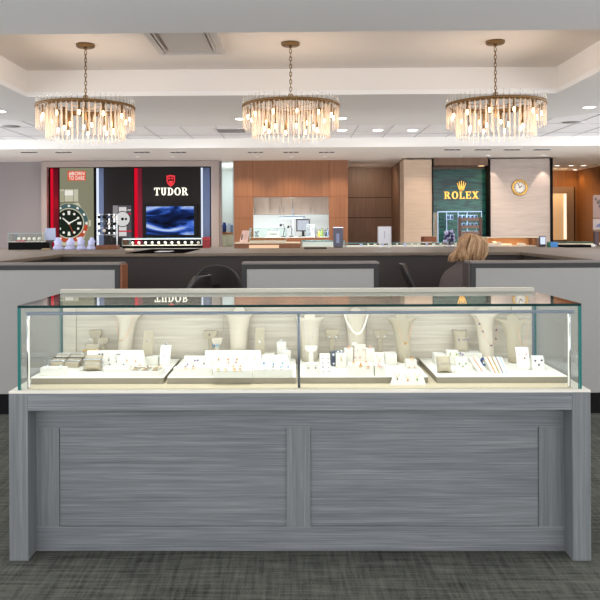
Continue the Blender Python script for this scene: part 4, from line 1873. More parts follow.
def pendant(px, py, B, g, label, group=None, metal=None, r=.0045, ch=10, sp=3.2, py0=None):
    c = onplane(px, py, B['p0'], B['n'], .004)
    m = MB()
    m.ball((0, 0, 0), r, 10, 6, sc=(.85, .6, 1.1))
    for s_ in (-1, 1):
        e = onplane(px + s_ * sp, py - ch, B['p0'], B['n'], .002) - c
        m.tube([(0, 0, r * 1.1), tuple(e * .5 + Vector((s_ * -.0006, 0, -.001))), tuple(e)], .00065, 5, 1)
    return put(m, 'pendant_necklace', [GEM[g] if isinstance(g, str) else g, metal or M_silver], label, 'necklace', c.x, c.y, c.z, bevel=0, group=group)


def ring_(px, py, z, g, label, group=None, metal=None, r=.0078):
    """a ring standing upright, its foot at pixel (px,py) on the level z"""
    c = S(px, py, z)
    m = MB()
    m.torus((0, 0, r * .92), r, .0013, 18, 6, 0, axis='y')
    m.ball((0, 0, r * 1.95), .0034, 8, 6, 1, sc=(1.1, 1, .9))
    return put(m, 'ring', [metal or M_silver, GEM[g]], label, 'ring', c.x, c.y, z + .0004, bevel=0, group=group)


def bangle(B, label, mt, gemm=None, frac=.54, rr=.0022, nbeads=0, rx=None):
    """bracelet round a pillow"""
    m = MB()
    w, th, h, T, lo = B['w'], B['th'], B['h'], B['T'], B['lo']
    pts = []
    hw = (rx or w * .44)
    n = 28
    for k in range(n):
        a = 2 * PI * k / n
        u_ = math.cos(a)
        kk = (max(0, 1 - (abs(u_) * hw / (w / 2)) ** 4)) ** .6
        y_ = -(th * kk + .0035) * (1 if math.sin(a) >= 0 else -1) * min(1, abs(math.sin(a)) * 3)
        p_ = T @ Vector((u_ * hw * 1.12, y_, frac * h * 1.08)) - Vector((0, 0, lo))
        pts.append(p_)
    m.tube(pts, rr, 6, 0, closed=True)
    if gemm:
        for k in range(3, 12, 3 if nbeads < 4 else 2):
            m.ball(pts[k], rr * 1.7, 8, 6, 1)
    l_ = B['o'].location
    o = m.build('bracelet', [mt, gemm or mt], loc=(l_.x, l_.y, l_.z + .0003))
    o.rotation_euler = B['o'].rotation_euler
    return tag(o, label, 'bracelet')


def chain_on(B, pxs, mt, label, gems=None, gm=None, r=.0009, rb=.003, name='necklace', closed=False):
    """necklace following pixel points on the bust's front"""
    pts = []
    for px, py in pxs:
        c = onplane(px, py, B['p0'], B['n'], 0)
        # push to the curved front: nearer the middle = further forward
        u_ = (c.x - B['x'] - B['xt'] * (c.z - ZS) / B['h'])
        f = (c.z - ZS) / B['h']
        hw = max(.02, B['w'] / 2 * 1.05 + max(0, f - .6) * (B['wt'] - B['w'] / 2) * 2.0)
        dp = .036 * math.sqrt(max(0.05, 1 - min(1, abs(u_) / hw) ** 2))
        c.y = B['y'] + .042 + .018 * f + (.02 * max(0, f - .6)) - dp - .009
        # keep on the sight line
        k = (c.y - EYE.y) / ray(px, py).y
        pts.append(EYE + ray(px, py) * k)
    base = min(pts, key=lambda p_: p_.z).copy()
    m = MB()
    if gm is None or gems != 'all':
        m.tube([p_ - base for p_ in pts], r, 5, 0)
    if gems == 'all':
        # beads at even steps
        acc = [0.0]
        for i in range(1, len(pts)):
            acc.append(acc[-1] + (pts[i] - pts[i - 1]).length)
        s = 0.0
        while s <= acc[-1]:
            for i in range(1, len(pts)):
                if acc[i] >= s:
                    f = (s - acc[i - 1]) / max(1e-9, acc[i] - acc[i - 1])
                    m.ball(pts[i - 1].lerp(pts[i], f) - base, rb, 10, 7, 1)
                    break
            s += rb * 1.95
    elif gems:
        for i in gems:
            m.ball(pts[i] - base, rb, 8, 6, 1, sc=(1.1, .8, .9))
    o = m.build(name, [mt, gm or mt], loc=base)
    return tag(o, label, 'necklace')


def V_line(x0, y0, x1, y1, x2, y2, n=7):
    """U-shaped run of pixels from (x0,y0) down to (x1,y1) and up to (x2,y2)"""
    pts = []
    for k in range(n):
        u_ = k / (n - 1)
        pts.append((x0 + (x1 - x0) * u_, y0 + (y1 - y0) * math.sin(u_ * PI / 2) ** .8))
    for k in range(1, n):
        u_ = k / (n - 1)
        pts.append((x1 + (x2 - x1) * u_, y1 + (y2 - y1) * (1 - math.sin((1 - u_) * PI / 2) ** .8)))
    return pts


# ---- platform one
def ramp(a, c, at, ct, top, bot, label, d=.105, Y=None):
    x, y, w, _ = fit(a, c, top, bot, Y)
    zt = P((at + ct) / 2, top, y + d).z - ZS
    sh = 0
    m = MB()
    m.prism([(0, 0), (0, .02), (d * .8, zt), (d, zt), (d, 0)], w, 'x', -w / 2)
    o = put(m, 'bracelet_ramp', M_beige, label, 'jewelry stand', x, y, ZS, -.16)
    n = Vector((0, -(zt - .02), d * .8)).normalized()
    B = dict(o=o, x=x, y=y, w=w, h=zt, d=d, p0=Vector((x, y, ZS + .02)), n=n)
    return B


r1 = ramp(49.5, 63, 56, 67.5, 352.5, 366.5, 'beige bracelet ramp nearest the glass side, behind the white ring block', d=.1, Y=3.25)
r2 = ramp(64, 78.5, 68, 80, 352.5, 366.5, 'beige bracelet ramp beside the front pillow, behind the white ring block', d=.1, Y=3.25)
for B, wh in ((r1, 'nearest the glass side'), (r2, 'beside the front pillow')):
    for f, mt_, nm in ((.2, M_silver, 'low silver bracelet'), (.52, M_black, 'black cord bracelet'), (.9, M_silver, 'upper silver bracelet')):
        m = MB()
        yy = B['d'] * .8 * f
        zz = .02 + (B['h'] - .02) * f
        w = B['w'] / 2
        m.tube([(-w - .003, yy + .01, max(.004, zz - .018)), (-w - .002, yy, zz + .001), (0, yy - .001, zz + .003), (w + .002, yy, zz + .001), (w + .003, yy + .01, max(.004, zz - .018))], .0026, 6, 0)
        for k in range(3):
            m.ball((-w * .5 + w * .5 * k, yy - .002, zz + .004), .0034, 6, 5, 1)
        o = m.build('bracelet', [mt_, M_silver], loc=B['o'].location)
        o.rotation_euler = B['o'].rotation_euler
        tag(o, nm + ' across the beige ramp ' + wh, 'bracelet')
b1 = block(40, 64.5, 366, 376, 'wide low white ring block in front of the two beige ramps', d=.045, rz=.0)
for px, w_ in ((47.5, 'glass side'), (60.5, 'pillow side')):
    ring_(px, 368.3, b1['ztop'], 'clear', 'silver ring on the wide low white block, %s' % w_, r=.006)
pl1 = pillow(81.5, 98.5, 344.5, 357.5, 'beige bracelet pillow standing behind, with a gold bangle', Y=3.36)
bangle(pl1, 'gold bangle round the rear beige pillow', M_gold, rr=.0026)
pl2 = pillow(82, 101, 356, 371.5, 'beige bracelet pillow at the front, with silver bracelets')
bangle(pl2, 'wide silver bracelet round the front beige pillow', M_silver, M_silver, frac=.58, rr=.003)
bangle(pl2, 'thin silver bangle low on the front beige pillow', M_silver, frac=.30, rr=.0012)
t1 = tstand(88.5, 101, 330.5, 352, 'tall beige earring stand above the rear pillow beside the curved bust', Y=3.43)
for px, wh in ((90.5, 'a white pearl'), (97.5, 'a black stone')):
    drop(px, 336.5, t1, 'clear' if px < 95 else 'onyx', 'drop earring with %s on the tall stand above the rear pillow' % wh)
t2_ = tstand(96.5, 107.5, 338.5, 353, 'shorter beige earring stand just in front of the tall one', Y=3.40)
for px, wh in ((98.6, 'silver drop earring on the shorter earring stand, pillow side'), (104, 'dark drop earring on the shorter earring stand, bust side')):
    drop(px, 341.5, t2_, 'clear' if px < 100 else 'smoke', wh)
bs1 = bust(113, 140, 115.5, 129, 309, 352, 'tall cream necklace bust turned sideways behind the first sloped board', Y=3.37, mt=M_cream, neck=False)
chain_on(bs1, V_line(116, 318, 121, 341, 133, 316), M_rose, 'fine rose gold necklace on the sideways cream bust', gems=(2, 5, 6, 9), gm=M_gold, rb=.0024)
s1 = slope(86.5, 144.5, 87, 143, 350.5, 370, 'wide sloped white board of pendants on the first platform', d=.05, Y=3.235)
for px, py, g in ((89, 363, 'navy'), (97.5, 366, 'clear'), (109, 360.5, 'onyx'), (116.5, 362, 'smoke'), (127, 361, 'amber'), (135.8, 361.8, 'amber')):
    pendant(px, py, s1, g, {'navy': 'dark blue pendant near the pillow', 'clear': 'clear stone pendant beside the dark blue one', 'onyx': 'black pendant', 'smoke': 'grey stone pendant', }.get(g, 'amber pendant nearer the ring tray' if px > 130 else 'small gold amber pendant') + ' on the wide sloped board', ch=8, sp=2.2, r=.0034)
for px in (99.5, 102.5):
    stud(px, 354.5, s1, 'navy', 'dark blue stud earring high on the wide sloped board, nearer the pillow', 'dark blue studs on the wide sloped board')
for px in (117.2, 120):
    stud(px, 354.5, s1, 'smoke', 'grey stud earring high on the wide sloped board, in its middle', 'grey studs on the wide sloped board')
bt = block(103.5, 129, 364.5, 372, 'low white ring tray in front of the wide sloped board', d=.05)
for px, g, w_ in ((109.5, 'navy', 'dark blue stone'), (117, 'clear', 'clear stone'), (123.5, 'smoke', 'grey stone')):
    ring_(px, 367.2, bt['ztop'], g, 'silver ring with %s on the low tray before the wide board' % w_, r=.006)
st1 = strip(141.5, 152.5, 144.5, 154, 330.5, 357.5, 'tall beige curved strip with one grey stone, beside the sideways bust', mt=M_beige, Y=3.33, d=.04)
stud(147, 341, st1, 'smoke', 'grey stone pendant on the tall beige curved strip', r=.0042)
block(145.5, 158, 355, 363.5, 'low white block behind the curved white strip', d=.06, Y=3.30)
st2 = strip(159.5, 170, 161, 171.5, 345, 365.5, 'short white curved strip with a garnet stone beside the slotted tray', Y=3.28, d=.05)
stud(164.2, 356, st2, 'garnet', 'dark red garnet stone on the short white strip', r=.0048)
stud(166, 344.2, st2, 'onyx', 'black stone ring at the tip of the short white strip', r=.004)


def slot_tray():
    x, y, w, _ = fit(128.3, 159.5, 366, 376.5)
    d = .085
    m = MB()
    h = .022
    m.box(-w / 2, w / 2, 0, d, 0, h)
    o = m.build('ring_tray', M_wboard, loc=(x, y, ZS), bevel=.002)
    tag(o, 'square white ring tray with nine slots at the front of the first platform', 'jewelry tray')
    o.rotation_euler = (0, 0, -.14)
    cells = []
    for i in range(3):
        for j in range(3):
            cx_ = -w / 2 + w * (i + .5) / 3
            cy_ = d * (j + .5) / 3
            mm = MB()
            mm.box(cx_ - w * .125, cx_ + w * .125, cy_ - d * .09, cy_ + d * .09, h + .0003, h + .0012)
            mm.build('slot', M_taupe, o)
            cells.append((cx_, cy_))
    k = 0
    for (cx_, cy_), g, mt_ in zip(cells, ('onyx', 'clear', 'amber', 'smoke', 'navy', 'clear', 'green', 'amber', 'onyx'), (M_gold, M_silver, M_gold) * 3):
        p_ = Vector((x, y, ZS)) + Matrix.Rotation(-.14, 3, 'Z') @ Vector((cx_, cy_, h + .0014))
        m = MB()
        m.torus((0, 0, .0052), .0062, .0011, 16, 5, 0, axis='y', sx=1.3, sy=.8)
        m.ball((0, 0, .011), .003, 8, 5, 1)
        put(m, 'ring', [mt_, GEM[g]], 'small ring lying in a slot of the nine-slot tray', 'ring', p_.x, p_.y, p_.z, group='rings in the nine-slot tray', bevel=0)


slot_tray()

# ---- platform two
t3 = tstand(203.2, 217, 331, 353, 'tall beige earring stand behind the blue-stone one', Y=3.43)
drop(209.5, 334.5, t3, 'onyx', 'dark earring under the tall stand behind the blue earrings', hook=.002)
t4 = tstand(211.5, 222, 338.5, 353, 'short beige earring stand with blue stones beside the second bust', Y=3.38, mt=M_cream)
for px, g, w_ in ((214, 'blue', 'deeper blue'), (217.5, 'aqua', 'pale blue')):
    drop(px, 343.8, t4, g, '%s drop earring on the short stand beside the second bust' % w_, r=.005, hook=.008)
bs2 = bust(223.5, 253.5, 229, 246.5, 307, 352, 'bare cream necklace bust behind the middle sloped board', Y=3.38, mt=M_cream)
st3 = strip(255, 264.5, 255.5, 264.5, 328, 356, 'tall narrow grey-beige strip with one pearl beside the bare bust', mt=M_beige, Y=3.36, d=.03)
stud(259.5, 341.7, st3, 'clear', 'pearl stud on the tall narrow strip beside the bare bust', r=.004)
block(264, 274.5, 352, 358, 'small white block behind the blue-pendant board', d=.05, Y=3.37)
k1 = block(277, 286, 341.5, 360, 'tall white ring block near the middle light post, rear one', d=.035, Y=3.36)
ring_(281.3, 342.6, k1['ztop'], 'clear', 'silver ring on the rear tall white block', r=.006)
k2 = block(282.5, 290.5, 350, 364, 'tall white ring block near the middle light post, front one', d=.03, Y=3.29)
ring_(286.5, 351.4, k2['ztop'], 'clear', 'silver ring on the front tall white block', r=.006)
s2 = slope(182, 212, 184.5, 211, 356, 370, 'small sloped white board with violet stones at the second platform corner', d=.04, Y=3.225)
for px, py, g, lab in ((187.5, 365, 'violet', 'violet pendant near the platform corner on the small sloped board'), (193.5, 366.5, 'smoke', 'pale mauve pendant on the small sloped board'), (204, 364, 'onyx', 'black pendant on the small sloped board')):
    pendant(px, py, s2, g, lab, ch=6, sp=2, r=.0038)
for px in (195, 197.8):
    stud(px, 360.7, s2, 'violet', 'violet stud earring high on the small sloped board', 'violet studs on the small sloped board')
tr1 = block(173.3, 212.3, 366, 376.3, 'long low white tray below the violet-stone board', d=.045)
for px, g, w_ in ((185.5, 'violet', 'violet'), (193.5, 'smoke', 'mauve')):
    ring_(px, 369.0, tr1['ztop'], g, 'ring with %s stone on the tray below the violet-stone board' % w_, metal=M_gold, r=.005)
s3 = slope(204, 262, 205, 260.5, 350.5, 367, 'wide sloped white board with amber pendants before the bare bust', d=.05, Y=3.265)
for px, py, g, lab in ((218.8, 360, 'amber', 'amber pendant nearest the violet board'), (228.3, 359.8, 'orange', 'orange amber pendant'), (237, 359.8, 'amber', 'large amber pendant before the bust'), (246, 360.5, 'clear', 'clear drop pendant'), (254.5, 360, 'clear', 'clear drop pendant nearest the blue board')):
    pendant(px, py, s3, g, lab + ' on the wide amber board', ch=8, sp=2.4, r=.0042 if g != 'clear' else .003, metal=M_silver)
for px in (228.5, 236):
    stud(px, 362.8, s3, 'orange', 'orange stud earring low on the wide amber board', 'orange studs on the wide amber board')
tr2 = block(213.5, 252.5, 368, 378, 'long low white tray below the amber board', d=.05)
for px, py, g, w_ in ((218.3, 371.3, 'green', 'first of four, yellow-green stone,'), (225.5, 371.5, 'green', 'second of four, green stone,'), (234.5, 371.5, 'amber', 'third of four, amber stone,'), (240, 371.5, 'smoke', 'fourth of four, grey stone,')):
    ring_(px, py, tr2['ztop'], g, 'gold ring, %s on the tray below the amber board' % w_, metal=M_gold, r=.0052)
for px, w_ in ((233.5, 'nearer the bust'), (240.5, 'nearer the blue board')):
    ring_(px, 368.6, tr2['ztop'], 'orange', 'rear gold ring with orange stone on the amber tray, ' + w_, metal=M_gold, r=.0052)
s4 = slope(259.5, 291.5, 262, 287, 355, 369, 'sloped white board with blue pendants near the middle light post', d=.035, Y=3.215)
for px, py, g, lab in ((264, 363.6, 'blue', 'blue pendant nearest the amber board'), (273.5, 364.5, 'blue', 'blue pendant in the middle'), (282.5, 363.5, 'aqua', 'pale blue pendant nearest the light post')):
    pendant(px, py, s4, g, lab + ' on the blue-pendant board', ch=7, sp=2.4, r=.0042)
tr3 = block(253.8, 293, 367, 377, 'long low white tray below the blue-pendant board', d=.05)
for px, g, w_ in ((265, 'clear', 'first of four, clear stone,'), (273.3, 'smoke', 'second of four, grey stone,'), (281.2, 'aqua', 'third of four, pale blue stone,'), (288.3, 'blue', 'fourth of four, blue stone,')):
    ring_(px, 369.6, tr3['ztop'], g, 'silver ring, %s on the tray below the blue-pendant board' % w_, r=.0056)

# ---- platform three
bs3 = bust(297, 323, 302, 318.5, 313.5, 358, 'pale grey necklace bust beside the middle light post', Y=3.36, mt=M_cream)
chain_on(bs3, V_line(304, 322, 310.3, 340, 317, 322), M_silver, 'fine silver necklace with small pendant on the bust by the light post', gems=(6,), gm=M_silver, rb=.003)
t5 = tstand(305, 317.5, 346.5, 362, 'upper white ring clip stand in front of the bust by the light post', mt=M_wboard, Y=3.29)
ring_(311.3, 357.5, ZS + .012, 'onyx', 'dark stone ring held by the white ring clip stand', r=.007)
k3 = block(305.8, 318, 362, 374.8, 'white earring block in front of the ring clip stand', d=.04)
for px, w_ in ((308.5, 'light post side'), (315.5, 'stud card side')):
    drop(px, 365.8, k3, 'smoke', 'silver drop earring on the white block before the ring clip, ' + w_, hook=.008)
t6 = tstand(325.5, 339, 330, 353, 'tall beige earring stand between the first bust and the pearl bust', Y=3.42)
for px, w_ in ((329, 'first bust'), (336, 'pearl bust')):
    drop(px, 335.5, t6, 'clear', 'pearl drop earring on the stand between busts, nearer the ' + w_, hook=.008)
c1 = slope(320.3, 331, 319.5, 329.5, 353.5, 376, 'leaning white card holding four rows of stud earrings', d=.035, name='stud_card', Y=3.085, th=.006)
for j in range(4):
    for i in range(2):
        stud(322.3 + 5.6 * i + .35 * j, 358.5 + 4.4 * j, c1, 'smoke', 'small silver stud earring on the leaning stud card', 'stud earrings on the leaning card', r=.0028)
pl3 = block(331, 343.5, 350.5, 366, 'dark blue patterned box behind the white pendant box', d=.05, mt=mat('navy_box', (70, 76, 96), .5), name='patterned_box', Y=3.27)
for px, py, w_ in ((333.5, 354.5, 'top corner'), (333.8, 363.5, 'lower corner'), (338, 351.8, 'top middle'), (341.5, 351.2, 'top far corner')):
    stud(px, py, pl3, 'clear', 'white square earring on the dark blue box, ' + w_, r=.0046)
k4 = block(336, 346, 352.5, 367, 'upright white box with a thin gold pendant', d=.03, Y=3.22)
pendant(341.2, 360.5, k4, M_gold, 'thin gold pendant on the upright white box', metal=M_gold, ch=5, sp=1.2, r=.0024)
bs4 = bust(343, 369.5, 349.5, 366, 308, 352, 'cream necklace bust wearing the white pearl strand', Y=3.385, mt=M_cream)
chain_on(bs4, V_line(344.5, 314, 358, 334, 368, 312.5, 10), M_pearl, 'white pearl strand necklace round the cream bust', gems='all', gm=M_pearl, rb=.0056, name='pearl_necklace')
c2 = slope(353.8, 366.3, 354.5, 365.5, 344.5, 362.5, 'pinkish beige earring card before the pearl bust', d=.03, mt=mat('blush_card', (214, 200, 186), .7), Y=3.26, name='earring_card', th=.006)
for px, py, w_ in ((357, 350, 'upper pearl bust side'), (363.3, 349.5, 'upper ring block side'), (355.5, 357.5, 'lower'), (360, 357.3, 'lower middle')):
    stud(px, py, c2, 'pink', 'rose gold stud on the pinkish beige card, ' + w_, r=.0038)
m = MB()
q = P(354.3, 345.5, 3.26)
m.box(-.011, .011, 0, .004, 0, .013)
put(m, 'small_card', M_wboard, 'tiny white tag leaning at the top of the pinkish card', 'tag', q.x, q.y, q.z, .2)
k5 = block(344.5, 353, 347.5, 362, 'white ring block on the dark-box side of the pinkish card', d=.035, Y=3.27)
ring_(348.6, 348.8, k5['ztop'], 'pink', 'rose gold ring on the block beside the dark box', metal=M_rose, r=.006)
k6 = block(366, 374.5, 347.5, 362, 'white ring block between the pinkish card and the rose pendant card', d=.035, Y=3.27)
ring_(370, 348.8, k6['ztop'], 'pink', 'rose gold ring on the block beside the rose pendant card', metal=M_rose, r=.006)
tr4 = block(349, 374, 362, 376, 'square white tray of gold rings in the middle of the third platform', d=.07)
for i, (px, py) in enumerate(((353.5, 364.3), (361, 366), (366, 364.2), (360.5, 367.4), (368, 369))):
    ring_(px, py, tr4['ztop'], 'orange', 'gold ring with peach stone on the square white tray', 'gold rings on the square white tray', metal=M_gold, r=.005)
c3 = slope(374.3, 384.5, 374, 384, 352.5, 367, 'upright white card with rose gold pendant set', d=.015, Y=3.16, name='pendant_card', th=.006)
pendant(379.5, 361, c3, M_rose, 'rose gold pendant on the upright card', metal=M_rose, ch=5, sp=2.5, r=.0034)
for px in (376.5, 382.5):
    stud(px, 355.5, c3, 'pink', 'rose gold stud at the top of the upright rose card', 'rose studs on the upright card', r=.003)
tr5 = block(374.8, 385.5, 363.5, 376, 'narrow white tray below the rose pendant card', d=.05)
for px, py, w_ in ((378.3, 366.7, 'rear'), (380.5, 368.3, 'front')):
    ring_(px, py, tr5['ztop'], 'pink', 'rose gold ring on the narrow tray, ' + w_ + ' one', metal=M_rose, r=.0052)
t7 = tstand(374.3, 387.3, 330.5, 353, 'tall beige earring stand between the pearl bust and the plain pendant bust', Y=3.42)
for px, w_ in ((378.3, 'pearl bust'), (385, 'plain pendant bust')):
    drop(px, 335, t7, 'clear', 'pearl drop earring on the beige stand, nearer the ' + w_, hook=.008)
block(385.5, 397, 351.5, 362, 'empty low white box behind the plain pendant bust foot', d=.07, Y=3.29)
bs5 = bust(388, 416, 398.5, 413, 313.5, 362, 'grey-beige necklace bust with one gold pendant, third platform corner', Y=3.33)
chain_on(bs5, V_line(398, 322, 405.5, 343.5, 411.5, 322), M_rose, 'gold necklace with round pendant on the grey-beige bust', gems=(6,), gm=M_gold, rb=.0055)
k7 = block(406, 416.8, 358.5, 370, 'two-tier white ring block beside the gold-pendant bust', d=.04, Y=3.2)
ring_(412, 360.3, k7['ztop'], 'orange', 'gold ring on the two-tier white block', metal=M_gold, r=.006)
for px in (409, 414.5):
    stud(px, 367, k7, 'orange', 'gold stud on the front of the two-tier block', 'gold studs on the two-tier block', r=.003)
# white trapezoid leaning against the platform edge
x0_, x1_ = P(390, 386, 3.0).x, P(426, 386, 3.0).x
yt = 3.03
m = MB()
z0_, z1_ = ZB + .003, P(408, 371, yt).z
ta, tb = P(394, 371, yt).x, P(421.5, 371, yt).x
xc = (x0_ + x1_) / 2
m.add([(x0_ - xc, 0, 0), (x1_ - xc, 0, 0), (tb - xc, .03, z1_ - z0_), (ta - xc, .03, z1_ - z0_), (x0_ - xc, .004, 0), (x1_ - xc, .004, 0), (tb - xc, .033, z1_ - z0_), (ta - xc, .033, z1_ - z0_)],
      [(0, 1, 2, 3), (5, 4, 7, 6), (3, 2, 6, 7), (4, 0, 3, 7), (1, 5, 6, 2), (1, 0, 4, 5)])
put(m, 'pendant_board', M_wboard, 'white trapezoid board of three pendants leaning on the platform front', 'jewelry stand', xc, 2.998, z0_, bevel=.0005)
Bt = dict(p0=Vector((xc, 2.998, z0_)), n=Vector((0, -(z1_ - z0_), .03)).normalized())
for px, py, g, w_ in ((397.3, 379.3, 'smoke', 'grey stone pendant, tray side,'), (407.8, 380.7, 'amber', 'gold stone pendant, middle,'), (417.2, 379.8, 'green', 'olive stone pendant, corner side,')):
    pendant(px, py, Bt, g, w_ + ' on the leaning trapezoid board', metal=M_gold, ch=6.5, sp=2.6, r=.0042)

# ---- platform four
block(435, 446, 352, 362, 'low white box behind the front beige pillow of the fourth platform', d=.07, Y=3.30)
pl4 = pillow(437.5, 452.5, 357, 373.5, 'beige pillow with a thin bracelet at the front of the fourth platform')
bangle(pl4, 'thin silver and gold bracelet on the fourth platform front pillow', M_silver, M_gold, frac=.42, rr=.0012)
pl5 = pillow(455.5, 470.5, 335.5, 350, 'beige pillow with purple stones standing on the rear white box', Y=3.39)
pl5['o'].location.z += .026
B5 = dict(pl5)
B5['p0'] = pl5['p0'] + Vector((0, -.003, .026))
for px, w_ in ((459, 'first of three'), (464, 'second of three'), (467.6, 'third of three')):
    stud(px, 339.8, B5, 'plum', 'purple stone on the rear beige pillow, %s from the trapezoid board' % w_, r=.0042)
block(454, 482, 350, 357.5, 'wide low white box carrying the rear purple-stone pillow', d=.09, Y=3.35)
k8 = block(447, 458.5, 349.5, 361, 'white earring block between the two beige pillows', d=.03, Y=3.28)
for px, w_ in ((450, 'front pillow'), (456.3, 'rear pillow')):
    drop(px, 352.8, k8, 'green', 'green drop earring on the white block, nearer the ' + w_, hook=.006)
for px, py, w_ in ((460, 353, 'upper'), (462.5, 354.5, 'lower')):
    stud(px, py, dict(p0=Vector((0, 3.345, 0)), n=Vector((0, -1, 0))), 'violet', 'violet earring on the wide low white box, ' + w_, r=.0042)
c4 = strip(457, 468, 456, 467, 357, 373, 'short white card with three green stones on the fourth platform', d=.03, name='earring_card')
for px, py, w_ in ((459.3, 364, 'pillow side'), (465.7, 363.8, 'strip side'), (462.7, 366.5, 'lower middle')):
    stud(px, py, c4, 'green', 'green stone on the short white card, ' + w_, r=.0042)


def lean_strip(a, c, at, ct, top, bot, label, rows, d, gemsets, glabel):
    x, y, w, _ = fit(a, c, top, bot)
    B = slope(a, c, at, ct, top, bot, label, d=d, name='bracelet_board', th=.008)
    for i, (f, gs, lab) in enumerate(gemsets):
        m = MB()
        pts = []
        for k in range(13):
            v_ = .06 + .88 * k / 12
            bx = -B['w'] / 2 + f * B['w']
            tx0 = P(at, top, B['y'] + d).x - B['x']
            tx1 = P(ct, top, B['y'] + d).x - B['x']
            tx = tx0 + f * (tx1 - tx0)
            pts.append(Vector((bx + (tx - bx) * v_, d * v_, B['h'] * v_)) + B['n'] * .0035)
        m.tube(pts, .0008, 5, 0)
        for k, p_ in enumerate(pts):
            m.ball(p_, .0027, 7, 5, 1 + k % (len(gs)))
        o = m.build('bracelet', [M_gold] + [GEM[g] for g in gs], loc=B['o'].location)
        tag(o, lab, 'bracelet')
    return B


lean_strip(478.5, 487.5, 468.5, 478, 357.5, 372.5, 'narrow white board with one coral bracelet on the fourth platform', 1, .09, ((.45, ('orange', 'pink'), 'coral and gold bracelet on the narrow white board'),), '')
lean_strip(493, 509, 484, 502, 357, 374, 'wide white board of four bead bracelets at the fourth platform front', 4, .10,
           ((.16, ('amber', 'orange'), 'amber bead bracelet, first on the wide white bead board'), (.4, ('amber', 'green'), 'yellow-green bead bracelet, second on the wide white bead board'),
            (.63, ('blue', 'amber'), 'blue and amber bead bracelet, third on the wide white bead board'), (.86, ('aqua', 'clear'), 'pale blue bead bracelet, fourth on the wide white bead board')), '')
m = MB()
q = S(483.5, 366, ZS)
m.torus((0, 0, .016), .014, .005, 20, 8, axis='x')
put(m, 'bracelet', gem('royal', (60, 86, 150)), 'blue cuff standing between the narrow and wide white boards', 'bracelet', q.x, q.y, ZS + .003, .5, bevel=0)
bs6 = bust(472.5, 500, 482, 496.5, 308, 357, 'cream necklace bust with purple stones on the fourth platform', Y=3.36, mt=M_cream, neck=True)
chain_on(bs6, [(475.5, 316), (479.5, 324), (483, 331.5), (485.5, 339), (491.5, 345.5), (496, 339), (496.5, 330), (496, 318)], M_rose, 'long necklace of purple stone clusters on the cream bust', gems=(0, 1, 2, 4, 5, 6), gm=GEM['plum'], rb=.0042)
bs7 = bust(500.5, 530, 511, 526, 315.5, 362, 'grey-beige necklace bust at the cream-wall end of the showcase', Y=3.31)
chain_on(bs7, V_line(517, 325, 524, 346, 528.5, 322), M_rose, 'fine rose gold necklace on the end bust')
c5 = strip(517, 529.5, 515, 527.5, 347, 370, 'tall white curved card with pink stones before the end bust', d=.04, name='earring_card')
for px, py, g, w_ in ((519, 354.5, 'pink', 'upper bust side'), (525.8, 354.3, 'pink', 'upper glass side'), (524.3, 358.5, 'garnet', 'lower middle')):
    stud(px, py, c5, g, ('dark red' if g == 'garnet' else 'pink') + ' stone on the tall white curved card, ' + w_, r=.0044)
c6 = strip(532.5, 544.5, 531, 543, 355.5, 370.3, 'short white curved card with purple stones nearest the glass end', d=.03, name='earring_card')
for px, py, w_ in ((535, 361, 'bust side'), (541.5, 360.6, 'glass side'), (538.7, 365, 'lower middle')):
    stud(px, py, c6, 'plum', 'purple stone on the short white card by the glass end, ' + w_, r=.0044)
# ------------------------------------------------------------------ things standing on the back counter
YC = 8.8
ZC = ZT + .0005
M_lav = mat('lavender_velvet', (196, 202, 244), .7)
M_acr = pane_glass('acrylic', (248, 251, 253), .0005)
M_gedge = mat('pale_glass_edge', (150, 190, 190), .2)


def wb(m, px0, px1, py0, py1, y0, y1, mi=0, z0=None, z1=None):
    """world box from pixel bounds (top py0, bottom py1) on depth y0..y1"""
    x0, x1 = P(px0, (py0 + py1) / 2, y0).x, P(px1, (py0 + py1) / 2, y0).x
    zz1 = P((px0 + px1) / 2, py0, y0).z if z1 is None else z1
    zz0 = P((px0 + px1) / 2, py1, y0).z if z0 is None else z0
    m.box(x0, x1, y0, y1, zz0, zz1, mi)
    return x0, x1, zz0, zz1


def glass_box(t, x0, x1, y0, y1, z0, z1, name='glass_cover', g=.006):
    m = MB()
    m.box(x0, x1, y0, y0 + g, z0, z1 - g)
    m.box(x0, x1, y1 - g, y1, z0, z1 - g)
    m.box(x0, x0 + g, y0 + g, y1 - g, z0, z1 - g)
    m.box(x1 - g, x1, y0 + g, y1 - g, z0, z1 - g)
    m.box(x0, x1, y0, y1, z1 - g, z1)
    m.build(name, M_casegl, t, world=True)
    m = MB()
    e = .004
    for (ax, ay) in ((x0, y0), (x1, y0), (x0, y1), (x1, y1)):
        m.box(ax - e / 2, ax + e / 2, ay - e / 2, ay + e / 2, z0, z1)
    for yy in (y0, y1):
        m.box(x0, x1, yy - e, yy - .0002, z1 - e, z1 + .0004)
    for xx in (x0, x1):
        m.box(xx - e / 2, xx + e / 2, y0, y1, z1 - e, z1 + .0004)
    m.build('glass_edge', M_gedge, t, world=True)


def cuff_watch(x, y, z, label, group, s=1.0, mt=None):
    t = thing('watch', label, 'watch', (x, y, z), group=group)
    m = MB()
    m.torus((0, 0, .024 * s), .021 * s, .007 * s, 18, 6, axis='x')
    m.build('strap', mt or M_silver, t)
    m = MB()
    m.lathe([(0, -.006 * s), (.019 * s, -.006 * s), (.019 * s, .004 * s), (0, .005 * s)], 18, T=Matrix.Translation((0, -.024 * s, .034 * s)) @ Matrix.Rotation(PI / 2 - .5, 4, 'X'))
    m.build('dial', M_white, t)
    return t


